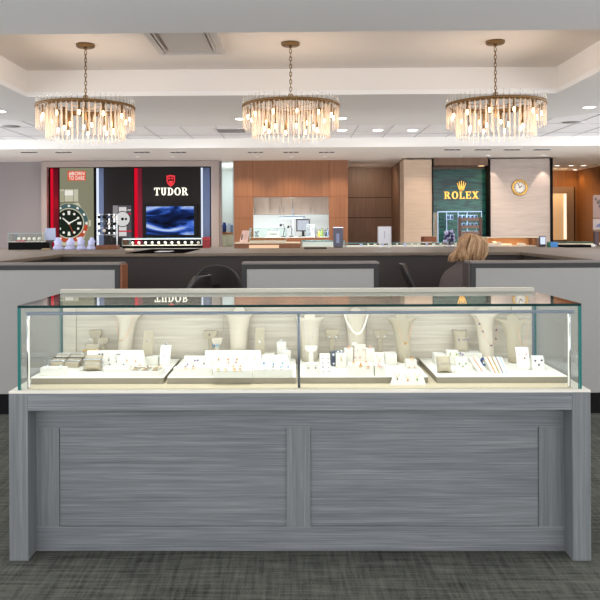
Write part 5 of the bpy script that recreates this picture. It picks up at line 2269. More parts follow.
# glass case on black plinth by the grey wall
t = thing('tabletop_glass_case', 'small glass watch case on a black plinth before the grey wall', 'display case', (P(26, 245, YC).x, YC, ZC))
m = MB()
x0, x1, _, zp = wb(m, 8.2, 44.6, 242.2, 248, YC, YC + .3, z0=ZC)
m.build('black_plinth', M_black, t, world=True)
m = MB()
m.box(x0 + .002, x1 - .002, YC + .004, YC + .296, zp + .0003, zp + .006)
m.build('inner_shelf', M_deck, t, world=True)
glass_box(t, x0, x1, YC, YC + .3, zp + .0005, P(26, 233.3, YC).z)
for i in range(5):
    cuff_watch(x0 + .1 + .062 * i, YC + .1, zp + .0068, 'silver wristwatch on its cuff inside the small glass case before the grey wall', 'wristwatches in the small glass case')
m = MB()
q = P(18.5, 241, YC)
m.box(-.05, .05, 0, .07, 0, .012)
put(m, 'jewel_cushion', mat('rose_cushion', (186, 66, 84), .7), 'small rose red cushion in the glass case before the grey wall', 'cushion', q.x, YC + .04, zp + .0066)
# low tray of gold items
t = tag(MB().box(-.05, .05, -.03, .03, 0, .012).build('jewelry_tray', M_beige, loc=(P(47, 247, YC).x + .01, YC - .06, ZC), bevel=.003), 'small pale tray of gold chains between the glass case and lavender stands', 'jewelry tray')
for i in range(3):
    m = MB()
    m.torus((0, 0, .004), .012, .0025, 16, 5, axis='z')
    put(m, 'bracelet', M_gold, 'coiled gold chain on the small pale tray by the lavender stands', 'bracelet', P(47, 247, YC).x - .02 + .03 * i, YC - .06, ZC + .0125, group='coiled gold chains on the pale tray', bevel=0)
# pale blue square sign
t = thing('counter_sign', 'blank pale blue square sign on a dark foot between glass case and lavender stands', 'sign', (P(50, 245, YC).x, YC + .02, ZC))
m = MB()
wb(m, 45.2, 55.4, 228.2, 240, YC + .02, YC + .032)
m.build('face', mat('pale_blue_card', (176, 186, 216), .6), t, world=True)
m = MB()
wb(m, 46, 54.8, 240.05, 242.5, YC + .015, YC + .05)
wb(m, 49.5, 51.5, 242.5, 247, YC + .02, YC + .035, z0=ZC + .01)
wb(m, 46.5, 54, 247, 248, YC + .0, YC + .06, z0=ZC, z1=ZC + .01)
m.build('foot', M_dark, t, world=True)
# lavender hand-shaped stands
for i, (px, w_, top) in enumerate(((59, 11, 237.5), (70.5, 11.5, 238), (82, 10, 236.8), (91.5, 9.5, 237.5))):
    q = P(px, 247, YC)
    h = P(px, top, YC - .02).z - ZC
    w = w_ * YC / F / 2
    m = MB()
    n = 16
    rs = []
    for f, hw, dp, y_ in ((0, .95, .04, 0), (.12, 1.0, .04, 0), (.3, .7, .036, .005), (.5, .62, .03, .01), (.68, .8, .03, .015), (.8, .5, .02, .02), (.9, .42, .018, .02), (1, .36, .016, .02)):
        rs.append([Vector((w * hw * math.cos(2 * PI * k / n) + .01 * f * (1 if i % 2 else -1), y_ + dp * math.sin(2 * PI * k / n), h * f)) for k in range(n)])
    m.loft(rs)
    put(m, 'jewelry_stand', M_lav, 'lavender jewelry bust on the driftwood counter, %s of four from the pale blue sign' % names[i], 'jewelry bust', q.x, YC - .03, ZC, group='lavender jewelry busts', bevel=0)
    m = MB()
    m.torus((0, 0, 0), w * .78, .003, 20, 5, axis='z', sy=.9)
    put(m, 'necklace', M_silver, 'silver necklace round the lavender bust, %s of four from the pale blue sign' % names[i], 'necklace', q.x, YC - .024, ZC + h * .36, bevel=0)
# acrylic watch rack
t = thing('watch_rack', 'clear acrylic rack of wristwatches on a wood block in front of the watch wall', 'display rack', (P(106, 247, YC).x, YC, ZC))
m = MB()
x0, x1, z0, z1 = wb(m, 95.5, 116.5, 245.2, 248, YC - .03, YC + .12, z0=ZC)
m.build('wood_base', M_brownwood, t, world=True)
zt = P(106, 214, YC).z
for xx in (x0 + .004, x1 - .012):
    m = MB()
    m.box(xx, xx + .008, YC + .03, YC + .038, z1, zt)
    m.build('post', M_silver, t, world=True)
tops = []
for k in range(4):
    zz = zt - (zt - z1) * (k * .22 + .01)
    m = MB()
    m.tube([(x0 + .004, YC + .026, zz), (x1 - .004, YC + .026, zz)], .004, 8)
    m.build('rail', M_silver, t, world=True)
    tops.append(zz)
m = MB()
m.box(x0 + .02, x1 - .02, YC + .04, YC + .044, z1 + .0005, zt)
m.build('back_sheet', M_acr, t, world=True)
for k in range(3):
    for i in range(4):
        xx = x0 + (x1 - x0) * (.14 + .24 * i)
        zz = tops[k] - .062
        t = thing('watch', 'steel wristwatch hanging on the acrylic rack, %s row from the top' % names[k], 'watch', (xx, YC, zz), group='wristwatches on the %s row of the rack' % names[k])
        m = MB()
        m.box(-.008, .008, .008, .014, -.012, .066)
        m.build('strap', M_silver if i != 1 else M_dark, t)
        m = MB()
        m.lathe([(0, 0), (.019, 0), (.019, .008), (0, .009)], 18, T=Matrix.Translation((0, .008, .03)) @ Matrix.Rotation(PI / 2, 4, 'X'))
        m.build('dial', (M_black, M_black, M_bluepan, M_white)[(i + k) % 4], t)
# red-topped low glass bar showcase with watches
Y2 = 9.2
t = thing('bar_glass_case', 'low glass watch case below the television along the counter edge', 'display case', (P(165, 245, Y2).x, Y2, ZC))
m = MB()
x0, x1, _, zp = wb(m, 122.2, 202, 245.8, 248, Y2, Y2 + .45, z0=ZC)
m.build('black_base', M_black, t, world=True)
m = MB()
m.box(x0 + .003, x1 - .003, Y2 + .004, Y2 + .44, zp + .0003, zp + .004)
m.build('inner_shelf', M_deck, t, world=True)
glass_box(t, x0, x1, Y2, Y2 + .45, zp + .0005, P(165, 238, Y2).z)
m = MB()
m.box(x0 + .01, x1 - .01, Y2 + .01, Y2 + .022, P(165, 238, Y2).z - .016, P(165, 238, Y2).z - .008)
m.build('light_strip', emis('case_strip', (250, 252, 255), 2.0), t, world=True)
for i in range(11):
    cuff_watch(x0 + .1 + (x1 - x0 - .16) * i / 10, Y2 + .14, zp + .0045, 'wristwatch on a white cuff in the low glass case below the television', 'wristwatches in the low glass case', .95, (M_white, M_rose, M_silver)[i % 3])
light('bar_case_light', 'AREA', ((x0 + x1) / 2, Y2 + .2, P(165, 238, Y2).z - .01), 2.5, (255, 250, 245), .8, (0, 0, 0), sy=.2)
# dark desk pad on the counter with a sheet of paper
m = MB()
xa, xb = P(137, 250, 7.8).x, P(191, 250, 7.8).x
m.box(xa, xb, 7.26, 8.6, ZC, ZC + .006)
tag(m.build('desk_pad', mat('pad_black', (16, 15, 15), .95, spec=0.0), world=True), 'wide black desk pad on the counter below the low watch case', 'desk pad')
m = MB()
xa, xb = P(156, 251, 7.6).x, P(171, 251, 7.6).x
m.box(xa, xb, 7.5, 7.8, ZC + .0065, ZC + .0085)
tag(m.build('paper_sheet', mat('paper', (236, 238, 246), .6), world=True), 'white paper sheet lying on the wide black desk pad', 'paper')
# white small box and slim post left of the low case
m = MB()
xa, xb = P(127, 250, 8.4).x, P(134, 250, 8.4).x
m.box(xa, xb, 8.3, 8.4, ZC, ZC + .022)
tag(m.build('card_stack', mat('card_white', (226, 214, 200), .6), world=True), 'short stack of pale cards at the end of the black desk pad', 'cards')
# red box
m = MB()
x0, x1, z0, z1 = wb(m, 202.6, 209.6, 239.8, 247.5, Y2 + .02, Y2 + .1, z0=ZC)
t = thing('gift_box', 'small red gift box beside the low glass watch case', 'box', ((x0 + x1) / 2, Y2 + .02, ZC))
m.build('box_body', mat('red_box', (160, 22, 34), .4), t, world=True)
m = MB()
wb(m, 202.4, 209.8, 237, 239.7, Y2 + .018, Y2 + .102)
m.build('lid', mat('red_lid', (190, 40, 50), .4), t, world=True)

# honey wood plinth with glowing front, glass box, booklets
Y3 = 9.0
t = thing('wood_plinth', 'low honey wood counter plinth with a glowing peach front below the service window', 'plinth', (P(266, 246, Y3).x, Y3, ZC))
m = MB()
x0, x1, z0, z1 = wb(m, 234.3, 300, 243.6, 248, Y3, Y3 + .5, z0=ZC)
m.build('body', M_orange, t, world=True)
m = MB()
m.box(x0 - .004, x1 + .004, Y3 - .01, Y3 + .51, z1 + .0002, z1 + .012)
m.build('pale_top', mat('cream_top', (226, 206, 180), .4), t, world=True)
m = MB()
wb(m, 249, 279, 245, 248.1, Y3 - .008, Y3 - .0005, z0=ZC)
m.build('glow_panel', emis('peach_glow', (255, 214, 176), .95), t, world=True)
zpt = z1 + .0125
t = thing('countertop_glass_box', 'empty clear glass box with a pale base on the honey wood plinth', 'display case', (P(267, 243, Y3).x, Y3, zpt))
m = MB()
x0, x1, z0, z1 = wb(m, 249.5, 286, 241, 242, Y3 + .05, Y3 + .35, z0=zpt)
m.build('pale_base', M_deck, t, world=True)
glass_box(t, x0, x1, Y3 + .05, Y3 + .35, z1 + .0005, P(267, 228, Y3 + .05).z)
for k, (px, lab) in enumerate(((240.6, 'pink booklet with a dark figure standing upright on the plinth, outer one'), (244.6, 'pale pink booklet standing upright on the plinth beside the glass box'))):
    t = thing('booklet', lab, 'booklet', (P(px, 243, Y3).x, Y3 + .1, zpt), -.25)
    w = .05
    h = P(px, 230.5, Y3 + .1).z - zpt
    m = MB()
    for s_ in (-1, 1):
        T = Matrix.Translation((.045 if s_ < 5 else 0, 0, 0))
    m.add([(-w / 2, 0, 0), (w / 2, 0, 0), (w / 2 + .025, .05, h), (-w / 2 + .025, .05, h), (-w / 2, .004, 0), (w / 2, .004, 0), (w / 2 + .025, .054, h), (-w / 2 + .025, .054, h)],
          [(0, 1, 2, 3), (5, 4, 7, 6), (3, 2, 6, 7), (4, 0, 3, 7), (1, 5, 6, 2), (1, 0, 4, 5)])
    m.build('cover', mat('pink_cover', (226, 196, 190), .5), t)
    if k == 0:
        m = MB()
        m.prism([(-.008, h * .25), (.008, h * .2), (.016, h * .6), (.004, h * .8), (-.006, h * .6)], .0008, 'y', -.001, T=Matrix.Shear('XY', 4, (0, 0)) @ Matrix.Rotation(-math.atan2(.05, h), 4, 'X'))
        m.build('printed_figure', mat('print_brown', (92, 66, 62), .6), t)

# grey sign with lighter inset
t = thing('counter_sign', 'upright slate blue sign with a lighter inset beside the service window', 'sign', (P(338, 246, Y3).x, Y3 + .1, ZC))
m = MB()
x0, x1, z0, z1 = wb(m, 333.2, 343.2, 227.8, 244, Y3 + .1, Y3 + .115, z0=ZC + .0125)
m.build('face', mat('slate_sign', (98, 100, 120), .5), t, world=True)
m = MB()
wb(m, 336.3, 339.4, 233.5, 243, Y3 + .096, Y3 + .0995)
m.build('inset', mat('slate_light', (146, 160, 200), .5), t, world=True)
m = MB()
m.box(x0, x1, Y3 + .095, Y3 + .117, z1 + .0002, z1 + .008)
m.build('top_edge', M_silver, t, world=True)
m = MB()
m.box(x0 + .01, x1 - .01, Y3 + .05, Y3 + .17, ZC, ZC + .012)
m.build('foot', M_dark, t, world=True)

# long low glass showcase along the outer edge
Y4 = 9.25
t = thing('bar_glass_case', 'long low glass jewelry case with teal edges along the counter below the recess', 'display case', (P(390, 246, Y4).x, Y4 + .0, ZC))
xa, xb = P(346, 246, Y4).x, P(478, 246, Y4).x
zt = P(400, 242.8, Y4).z
m = MB()
m.box(xa, xb, Y4, Y4 + .5, ZC, ZC + .012)
m.build('white_floor', M_white, t, world=True)
glass_box(t, xa, xb, Y4, Y4 + .5, ZC + .0125, zt)
m = MB()
m.box(xa, xb, Y4 - .006, Y4 - .0045, zt - .006, zt + .0006)
m.build('teal_edge', mat('pale_teal', (120, 190, 200), .2), t, world=True)
rnd = random.Random(11)
for i in range(16):
    m = MB()
    xx = xa + .2 + (xb - xa - .26) * i / 15
    if i % 2:
        m.lathe([(.012, 0), (.012, .02), (.02, .03), (0, .034)], 12)
    else:
        m.box(-.018, .018, -.012, .012, 0, .026)
    put(m, 'display_block', M_white if i % 3 else M_lav, 'small pale jewelry block inside the long low glass case below the recess', 'jewelry stand', xx, Y4 + .12 + .03 * (i % 3), ZC + .0127, group='jewelry blocks in the long low case', bevel=.002)
t = thing('bar_glass_case', 'short low glass case with teal edges between plinth and slate sign', 'display case', (P(312, 246, Y4).x, Y4, ZC))
xa2, xb2 = P(302, 246, Y4).x, P(345, 246, Y4).x
# reaches past the sign behind it
m = MB()
m.box(xa2, xb2, Y4 + .05, Y4 + .45, ZC, ZC + .012)
m.build('white_floor', M_white, t, world=True)
glass_box(t, xa2, xb2, Y4 + .05, Y4 + .45, ZC + .0125, P(312, 240.6, Y4 + .05).z)
zq = P(312, 240.6, Y4 + .05).z
m = MB()
m.box(xa2, xb2, Y4 + .044, Y4 + .0455, zq - .012, zq + .0006)
m.build('teal_edge', mat('pale_teal', (130, 196, 204), .2), t, world=True)
m = MB()
m.box(xa2 + .01, xb2 - .01, Y4 + .25, Y4 + .262, ZC + .013, zq - .02)
m.build('frosted_divider', mat('frosted', (226, 232, 236), .5), t, world=True)
m = MB()
x0, x1, z0, z1 = wb(m, 304.3, 326.7, 246.4, 248.6, 8.5, 8.7, z0=ZC, z1=ZC + .02)
tag(m.build('ring_pad', mat('brown_leather', (58, 50, 46), .5), world=True, bevel=.004), 'dark brown leather presentation pad on the counter below the service window', 'presentation pad')
# white framed sign on two legs
Y5 = 8.8
t = thing('counter_sign', 'white framed sign with a faint grey drawing standing on two posts before the recess', 'sign', (P(384.6, 246, Y5).x, Y5, ZC))
m = MB()
wb(m, 378.4, 390.8, 227, 243.6, Y5, Y5 + .014)
m.build('face', mat('frosted_white', (222, 226, 236), .4), t, world=True)
m = MB()
wb(m, 377.9, 391.2, 226.2, 226.95, Y5 - .002, Y5 + .016)
wb(m, 377.7, 378.35, 227, 243.6, Y5 - .002, Y5 + .016)
wb(m, 390.85, 391.5, 227, 243.6, Y5 - .002, Y5 + .016)
m.build('frame_edge', mat('sign_edge', (180, 176, 186), .4), t, world=True)
m = MB()
wb(m, 384.2, 384.9, 231.5, 238.5, Y5 - .0015, Y5 - .0003)
m.ball(P(384.5, 232, Y5 - .001), .010, 10, 6, sc=(.7, .1, 1.0))
m.build('drawing', mat('drawing_grey', (176, 182, 196), .6), t, world=True)
for px in (380.5, 388.7):
    m = MB()
    wb(m, px - .9, px + .9, 243.65, 248, Y5, Y5 + .012, z0=ZC)
    m.build('post', M_silver, t, world=True)

# watch vitrine in front of the green panel
Y6 = 12.4
t = thing('watch_vitrine', 'glass watch vitrine with lit edges in front of the emerald panel', 'display case', (P(460, 245, Y6).x, Y6, 0))
x0, x1 = P(437.8, 230, Y6).x, P(482, 230, Y6).x
zb, zt = P(460, 243, Y6).z, P(460, 212, Y6).z
m = MB()
m.box(x0 - .05, x1 + .05, Y6 - .03, Y6 + .42, 0, zb - .001)
m.build('wood_base', M_dwood, t, world=True)
m = MB()
M_ice = mat('ice_edge', (170, 196, 230), .3, emit=(170, 200, 240), es=.35)
for xx in (x0, P(446.5, 230, Y6).x, P(458, 230, Y6).x, P(467, 230, Y6).x, x1 - .01):
    m.box(xx, xx + .010, Y6, Y6 + .01, zb, zt)
m.box(x0, x1, Y6 - .001, Y6 + .01, zt, zt + .014)
m.build('lit_edge', M_ice, t, world=True)
glass_box(t, x0, x1, Y6 + .012, Y6 + .38, zb, zt)
m = MB()
for py in (220, 228, 236):
    m.box(x0 + .02, x1 - .02, Y6 + .06, Y6 + .34, P(460, py, Y6).z - .003, P(460, py, Y6).z + .003)
m.build('glass_shelf', M_acr, t, world=True)
k = 0
for py in (220, 228, 236):
    for px in (449.5, 453.5, 461.5, 465.5, 470, 474, 478):
        if px < 456 and py == 228:
            continue
        q = P(px, py, Y6)
        m = MB()
        m.box(-.022, .022, 0, .05, 0, .085)
        m.box(-.016, .016, -.003, 0, .012, .075, 1)
        put(m, 'watch_box', [mat('ice_box', (184, 204, 232), .4), mat('navy_face', (44, 60, 96), .4)], 'small pale watch display with navy face in the vitrine before the emerald panel', 'watch display', q.x, Y6 + .12, q.z + .0035, group='watch displays in the vitrine', bevel=0)
light('vitrine_light', 'AREA', ((x0 + x1) / 2, Y6 + .2, zt - .02), 4, (210, 226, 255), .5, (0, 0, 0), sy=.2)
# purple-blue crystal ornament
t = thing('crystal_ornament', 'lilac and navy crystal cluster ornament beside the woman, on the counter', 'ornament', (P(449, 243, 9.1).x, 9.1, ZC + .0))
m = MB()
m.lathe([(.06, 0), (.06, .02), (.02, .03), (.018, .06)], 16)
m.build('stand', M_silver, t)
rnd = random.Random(5)
M_lil = mat('lilac_crystal', (178, 174, 214), .15, 0, .8)
M_nav = mat('navy_crystal', (52, 52, 96), .15, 0, .8)
for k in range(22):
    m = MB()
    cx_, cz_ = rnd.uniform(-.07, .07), rnd.uniform(.07, .21)
    cx_ *= 1 - (cz_ - .07) * 3
    r_ = rnd.uniform(.016, .028)
    m.ball((cx_, rnd.uniform(-.03, .03), cz_), r_, 6, 4)
    o = m.build('crystal', M_lil if rnd.random() < .6 else M_nav, t)
    for p_ in o.data.polygons:
        p_.use_smooth = False
# tall ladder-back chair
Y7 = 10.1
t = thing('bar_chair', 'tall wooden ladder-back bar chair behind the seated woman, before the vitrine', 'chair', (P(470.5, 245, Y7).x, Y7, 0))
x0, x1 = P(458.6, 230, Y7).x - P(470.5, 245, Y7).x, P(482, 230, Y7).x - P(470.5, 245, Y7).x
zt = P(470, 217, Y7).z
M_chairwood = mat('mahogany', (92, 54, 42), .4)
for xx in (x0, x1 - .032):
    m = MB()
    m.box(xx, xx + .032, 0, .032, 0, zt)
    m.build('leg', M_chairwood, t)
    m = MB()
    m.box(xx, xx + .032, .40, .432, 0, .75)
    m.build('leg', M_chairwood, t)
m = MB()
m.box(x0 - .01, x1 + .01, .034, .44, .7505, .79)
m.build('seat', M_chairwood, t)
for py in (219.3, 226.8, 232.8, 239):
    zz = P(470, py, Y7).z
    m = MB()
    m.box(x0 + .0325, x1 - .0325, .006, .026, zz - .02, zz + .02)
    m.build('slat', mat('slat_wood', (136, 106, 92), .4), t)
m = MB()
for zz in (.25, .45):
    m.box(x0 + .0325, x1 - .0325, .01, .022, zz, zz + .025)
m.build('stretcher', M_chairwood, t)
# dark wood block at the foot of the column
m = MB()
x0, x1, z0, z1 = wb(m, 424, 436.5, 236.6, 240, 12.0, 12.3)
m2 = MB()
m2.box(x0, x1, 12.0, 12.3, 0, z1)
tag(m2.build('pedestal_cabinet', M_brownwood, world=True, bevel=.004), 'narrow brown wood pedestal at the foot of the pale column', 'cabinet')

# amber-lit case before the cream wall
Y8 = 9.2
t = thing('bar_glass_case', 'amber-lit wooden case with a pale top before the cream wall', 'display case', (P(515, 245, Y8).x, Y8, ZC))
x0, x1 = P(487, 240, Y8).x, P(541, 240, Y8).x
zt, zb = P(515, 237, Y8).z, P(515, 246, Y8).z
M_amberin = mat('amber_lining', (226, 176, 128), .6)
m = MB()
m.box(x0, x1, Y8 + .3, Y8 + .32, ZC, zt - .012)
m.build('back_board', M_amberin, t, world=True)
for a_, b_ in ((x0, x0 + .012), (P(536.5, 240, Y8).x, x1)):
    m = MB()
    m.box(a_, b_, Y8, Y8 + .299, ZC, zt - .012)
    m.build('end_board', M_dwood if a_ > x0 else M_amberin, t, world=True)
m = MB()
m.box(x0 - .01, x1 + .01, Y8 - .01, Y8 + .33, zt - .0118, zt)
m.build('pale_top', mat('cream_top'.replace('cream', 'case'), (222, 212, 190), .4), t, world=True)
m = MB()
m.box(x0 + .0125, P(536.5, 240, Y8).x - .0005, Y8 + .005, Y8 + .299, ZC, ZC + .012)
m.build('pale_floor', M_deck, t, world=True)
light('amber_case_light', 'AREA', ((x0 + x1) / 2, Y8 + .1, zt - .02), .45, (255, 214, 170), .55, (0.3, 0, 0), sy=.03)
for i, (px, w_, h_) in enumerate(((492, .1, .03), (496, .05, .05), (499, .05, .04), (508, .14, .02), (521, .06, .03), (524, .1, .02))):
    m = MB()
    m.box(-w_ / 2, w_ / 2, 0, .08, 0, h_)
    put(m, 'display_block', M_white, 'white display block in the amber-lit case, %s of six from the green panel side' % names[i], 'jewelry stand', P(px, 245, Y8).x + .02, Y8 + .05 + .09 * (i % 2), ZC + .0125, bevel=.004)
# bright tablet
t = thing('tablet', 'glowing blue-white tablet on a dark stand at the end of the amber case', 'tablet', (P(543, 247, 8.9).x, 8.9, ZC))
m = MB()
wb(m, 539.2, 545.8, 236.2, 246, 8.9, 8.912)
m.build('housing', M_dark, t, world=True)
m = MB()
wb(m, 540.4, 545.4, 237, 244.3, 8.897, 8.8998)
m.build('screen', emis('tablet_glow', (214, 226, 255), 1.1), t, world=True)
m = MB()
wb(m, 540, 545, 246, 248, 8.89, 8.96, z0=ZC)
m.build('stand', M_dark, t, world=True)
# blue box with green side
t = thing('card_box', 'blue box with a green end on the counter past the tablet', 'box', (P(553, 247, 8.8).x, 8.8, ZC))
m = MB()
wb(m, 550.6, 557.8, 242, 248, 8.8, 8.86, z0=ZC)
m.build('blue_front', mat('blue_card', (70, 140, 214), .5), t, world=True)
m = MB()
x0, x1, z0, z1 = wb(m, 548.6, 550.5, 241.8, 248, 8.8, 8.86, z0=ZC)
m.build('green_end', mat('green_card', (22, 104, 70), .5), t, world=True)
# far right: cream ledge, green pads, black mat, cup
Y9 = 9.3
t = thing('display_ledge', 'narrow cream-topped ledge behind the blue box', 'ledge', (P(580, 246, Y9).x, Y9, ZC))
m = MB()
x0, x1 = P(557, 245, Y9).x, P(612, 245, Y9).x
zt = P(580, 243.4, Y9).z
m.box(x0 + .02, x1, Y9 + .02, Y9 + .4, ZC, zt - .016)
m.build('body', M_brownwood, t, world=True)
m = MB()
m.box(x0, x1, Y9, Y9 + .42, zt - .0158, zt)
m.build('cream_top', mat('ledge_top', (230, 214, 186), .4), t, world=True)
for a_, c_, lab in ((562, 578, 'flat dark green leather tray on the cream ledge, nearer the tablet'), (577, 597, 'flat dark green leather tray on the cream ledge, nearer the poster stand')):
    m = MB()
    xa, xb = P(a_, 243, Y9).x, P(c_, 243, Y9).x - .015
    m.box(xa, xb, Y9 + .06, Y9 + .3, zt + .0003, zt + .018)
    tag(m.build('leather_tray', mat('green_leather', (24, 66, 44), .5), world=True, bevel=.004), lab, 'tray')
m = MB()
xa, xb = P(565, 247, 8.7).x, P(590, 247, 8.7).x
m.box(xa, xb, 8.65, 8.95, ZC, ZC + .03)
tag(m.build('presentation_pad', M_black, world=True, bevel=.005), 'thick black presentation pad on the counter beside the white cup', 'presentation pad')
t = thing('cup', 'small white cup on the counter beside the thick black pad', 'cup', (P(593, 247, 8.6).x, 8.6, ZC))
m = MB()
m.lathe([(.016, 0), (.022, .035), (.0195, .035), (.0145, .003), (0, .003)], 20)
m.build('body', mat('porcelain', (236, 236, 234), .25), t)
m = MB()
m.torus((.027, 0, .019), .009, .0025, 14, 6, axis='y')
m.build('handle', mat('porcelain', (236, 236, 234), .25), t)
# poster stand at the edge
Y10 = 9.1
t = thing('poster_stand', 'dark post carrying grey photo panels at the edge of the counter', 'poster stand', (P(597.5, 247, Y10).x, Y10, ZC))
m = MB()
x0, x1, _, _ = wb(m, 595, 599, 231.5, 247, Y10, Y10 + .05, z0=ZC + .012)
m.build('post', mat('plum_post', (70, 48, 52), .5), t, world=True)
m = MB()
m.box(x0 - .04, x1 + .1, Y10 - .04, Y10 + .12, ZC, ZC + .0118)
m.build('base', M_dark, t, world=True)
for a_, c_, nm, mt_ in ((195, 217.5, 'upper_photo', (142, 116, 108)), (219, 229.5, 'lower_photo', (168, 152, 148))):
    m = MB()
    wb(m, 593.2, 609, a_, c_, Y10 - .004, Y10 + .008)
    m.build(nm, mat(nm, mt_, .5), t, world=True)
m = MB()
wb(m, 593, 609.2, 217.6, 218.9, Y10 - .006, Y10 + .012)
m.build('rail', M_dwood, t, world=True)
m = MB()
wb(m, 593, 609.2, 229.6, 231.4, Y10 - .006, Y10 + .012)
m.build('rail', M_dwood, t, world=True)
m = MB()
for px, py, r_ in ((596, 199, .016), (598.5, 202, .024), (601, 200, .02), (600, 206, .02), (603, 204, .022)):
    m.ball(P(px, py, Y10 - .006), r_, 10, 6, sc=(1, .12, 1))
m.build('flower_print', mat('flower_grey', (92, 78, 74), .6), t, world=True)
m = MB()
m.prism([(P(595, 226, Y10).x, P(595, 227, Y10).z), (P(607, 226, Y10).x, P(607, 227, Y10).z), (P(604, 226, Y10).x, P(604, 223, Y10).z), (P(598, 226, Y10).x, P(598, 224, Y10).z)], .002, 'y', Y10 - .0065)
m.build('print_shape', mat('print_blue', (96, 100, 140), .6), t, world=True)

# ------------------------------------------------------------------ behind the service window
M_cab = grain('grey_oak', (126, 108, 94), (160, 142, 126), (18, 18, .8), .4)
Yu = 15.55
cabs = [(253, 270), (270, 281.5), (281.5, 302), (302, 313), (313, 330)]
zb, zt = P(292, 214.3, Yu).z, min(P(292, 190, Yu).z, Zs - .01)
for i, (a, c) in enumerate(cabs):
    xa, xb = P(a, 205, Yu).x, P(c, 205, Yu).x
    t = thing('wall_cabinet', 'grey oak wall cabinet seen through the service window, %s from the booklets side' % names[i], 'cabinet', ((xa + xb) / 2, Yu, zb))
    m = MB()
    m.box(xa + .001, xb - .001, Yu + .02, Yo - .001, zb, zt)
    m.build('body', M_cab, t, world=True)
    m = MB()
    m.box(xa + .003, xb - .003, Yu, Yu + .0195, zb + .003, zt - .003)
    dr = m.build('door', M_cab, t, world=True)
    m = MB()
    hx_ = xb - .05 if i in (1, 3) else xa + .04
    off = wloc(dr)
    m.box(hx_ - off.x, hx_ + .01 - off.x, Yu - .025 - off.y, Yu - .0005 - off.y, zb + .03 - off.z, zb + .15 - off.z)
    m.build('handle', M_darkframe, dr)
Yw2 = 15.1
zc = P(292, 237, Yw2).z
t = thing('work_counter', 'long white-topped work counter behind the service window', 'counter', (P(292, 237, Yw2).x, Yw2, 0))
xa, xb = X0 + .035, X1 - .125
m = MB()
m.box(xa, xb, Yw2 + .03, Yo - .001, 0, zc - .031)
m.build('body', M_cab, t, world=True)
m = MB()
m.box(xa, xb, Yw2, Yo - .001, zc - .03, zc)
m.build('worktop', mat('white_worktop', (226, 224, 216), .4), t, world=True)


def on_bench(px0, px1, top, y):
    x0, x1 = P(px0, 230, y).x, P(px1, 230, y).x
    return (x0 + x1) / 2, x1 - x0, P((px0 + px1) / 2, top, y).z - zc


x, w, h = on_bench(296.2, 310, 219, 15.4)
t = thing('computer_monitor', 'black-framed computer monitor showing a pale page behind the service window', 'monitor', (x, 15.4, zc + .0005))
m = MB()
m.box(-w / 2, w / 2, 0, .04, h * .3, h)
m.build('housing', M_black, t)
m = MB()
m.box(-w / 2 + .025, w / 2 - .025, -.002, -.0005, h * .36, h - .025)
m.build('screen', emis('monitor_page', (222, 226, 240), .8), t)
m = MB()
m.box(-.025, .025, .01, .035, .012, h * .298)
m.box(-.1, .1, -.04, .1, 0, .012)
m.build('stand', M_black, t)
for a, c, lab, mt_ in ((305.8, 310.5, 'dark grey metal tower case beside the monitor', (96, 100, 100)), (310.6, 314.8, 'lighter grey metal tower case beside the dark one', (132, 134, 132))):
    x, w, h = on_bench(a, c, 224, 15.2)
    t = thing('tower_case', lab, 'tower case', (x, 15.2, zc + .0005))
    m = MB()
    m.box(-w / 2, w / 2, 0, .15, 0, h)
    m.build('body', mat('tower_' + str(mt_[0]), mt_, .5), t)
    m = MB()
    for k in range(4):
        m.box(-w * .35, w * .35, -.002, -.0003, h * (.55 + .1 * k), h * (.58 + .1 * k))
    m.build('vent_slots', M_dark, t)
for i, (px, col) in enumerate(((319, (196, 176, 60)), (322, (120, 150, 60)), (325.5, (70, 76, 70)), (327.8, (120, 140, 170)))):
    x, w, h = on_bench(px - 1.3, px + 1.3, 229.5 - (i % 2) * 1.2, 15.25)
    t = thing('bottle', '%s bottle on the work counter near the window edge' % ('yellow', 'green', 'dark', 'blue-grey')[i], 'bottle', (x, 15.25, zc + .0005))
    m = MB()
    m.lathe([(w * .5, 0), (w * .5, h * .6), (w * .2, h * .78), (w * .2, h * .9)], 14)
    m.build('body', mat('bottle_%d' % i, col, .3), t)
    m = MB()
    m.lathe([(w * .24, h * .9), (w * .24, h), (0, h)], 12)
    m.build('cap', M_black, t)
# printer / register on the bench
x, w, h = on_bench(267, 279.2, 228.8, 15.3)
t = thing('office_printer', 'grey printer on the work counter seen through the clear glass box', 'printer', (x, 15.3, zc + .0005))
m = MB()
m.box(-w / 2, w / 2, 0, .3, 0, h * .68)
m.build('body', mat('printer_beige', (176, 168, 156), .6), t, bevel=.01)
m = MB()
m.box(-w / 2 + .01, w / 2 - .01, .02, .28, h * .685, h)
m.build('lid', mat('printer_grey', (128, 128, 126), .6), t, bevel=.01)
m = MB()
m.box(-w * .35, w * .35, -.004, -.0005, h * .3, h * .42)
m.build('paper_slot', M_black, t)
x, w, h = on_bench(254.5, 258.5, 231.5, 15.3)
t = thing('tape_dispenser', 'small grey machine on the work counter below the window edge by the booklets', 'tool', (x, 15.3, zc + .0005))
m = MB()
m.lathe([(w * .5, 0), (w * .5, h * .3), (w * .25, h * .35), (w * .25, h * .7), (w * .4, h * .75), (w * .4, h), (0, h)], 14)
m.build('body', mat('tool_grey', (110, 112, 116), .5), t)
m = MB()
m.tube([(0, 0, h * .9), (.05, -.03, h * 1.05)], .008, 8)
m.build('lever', M_black, t)
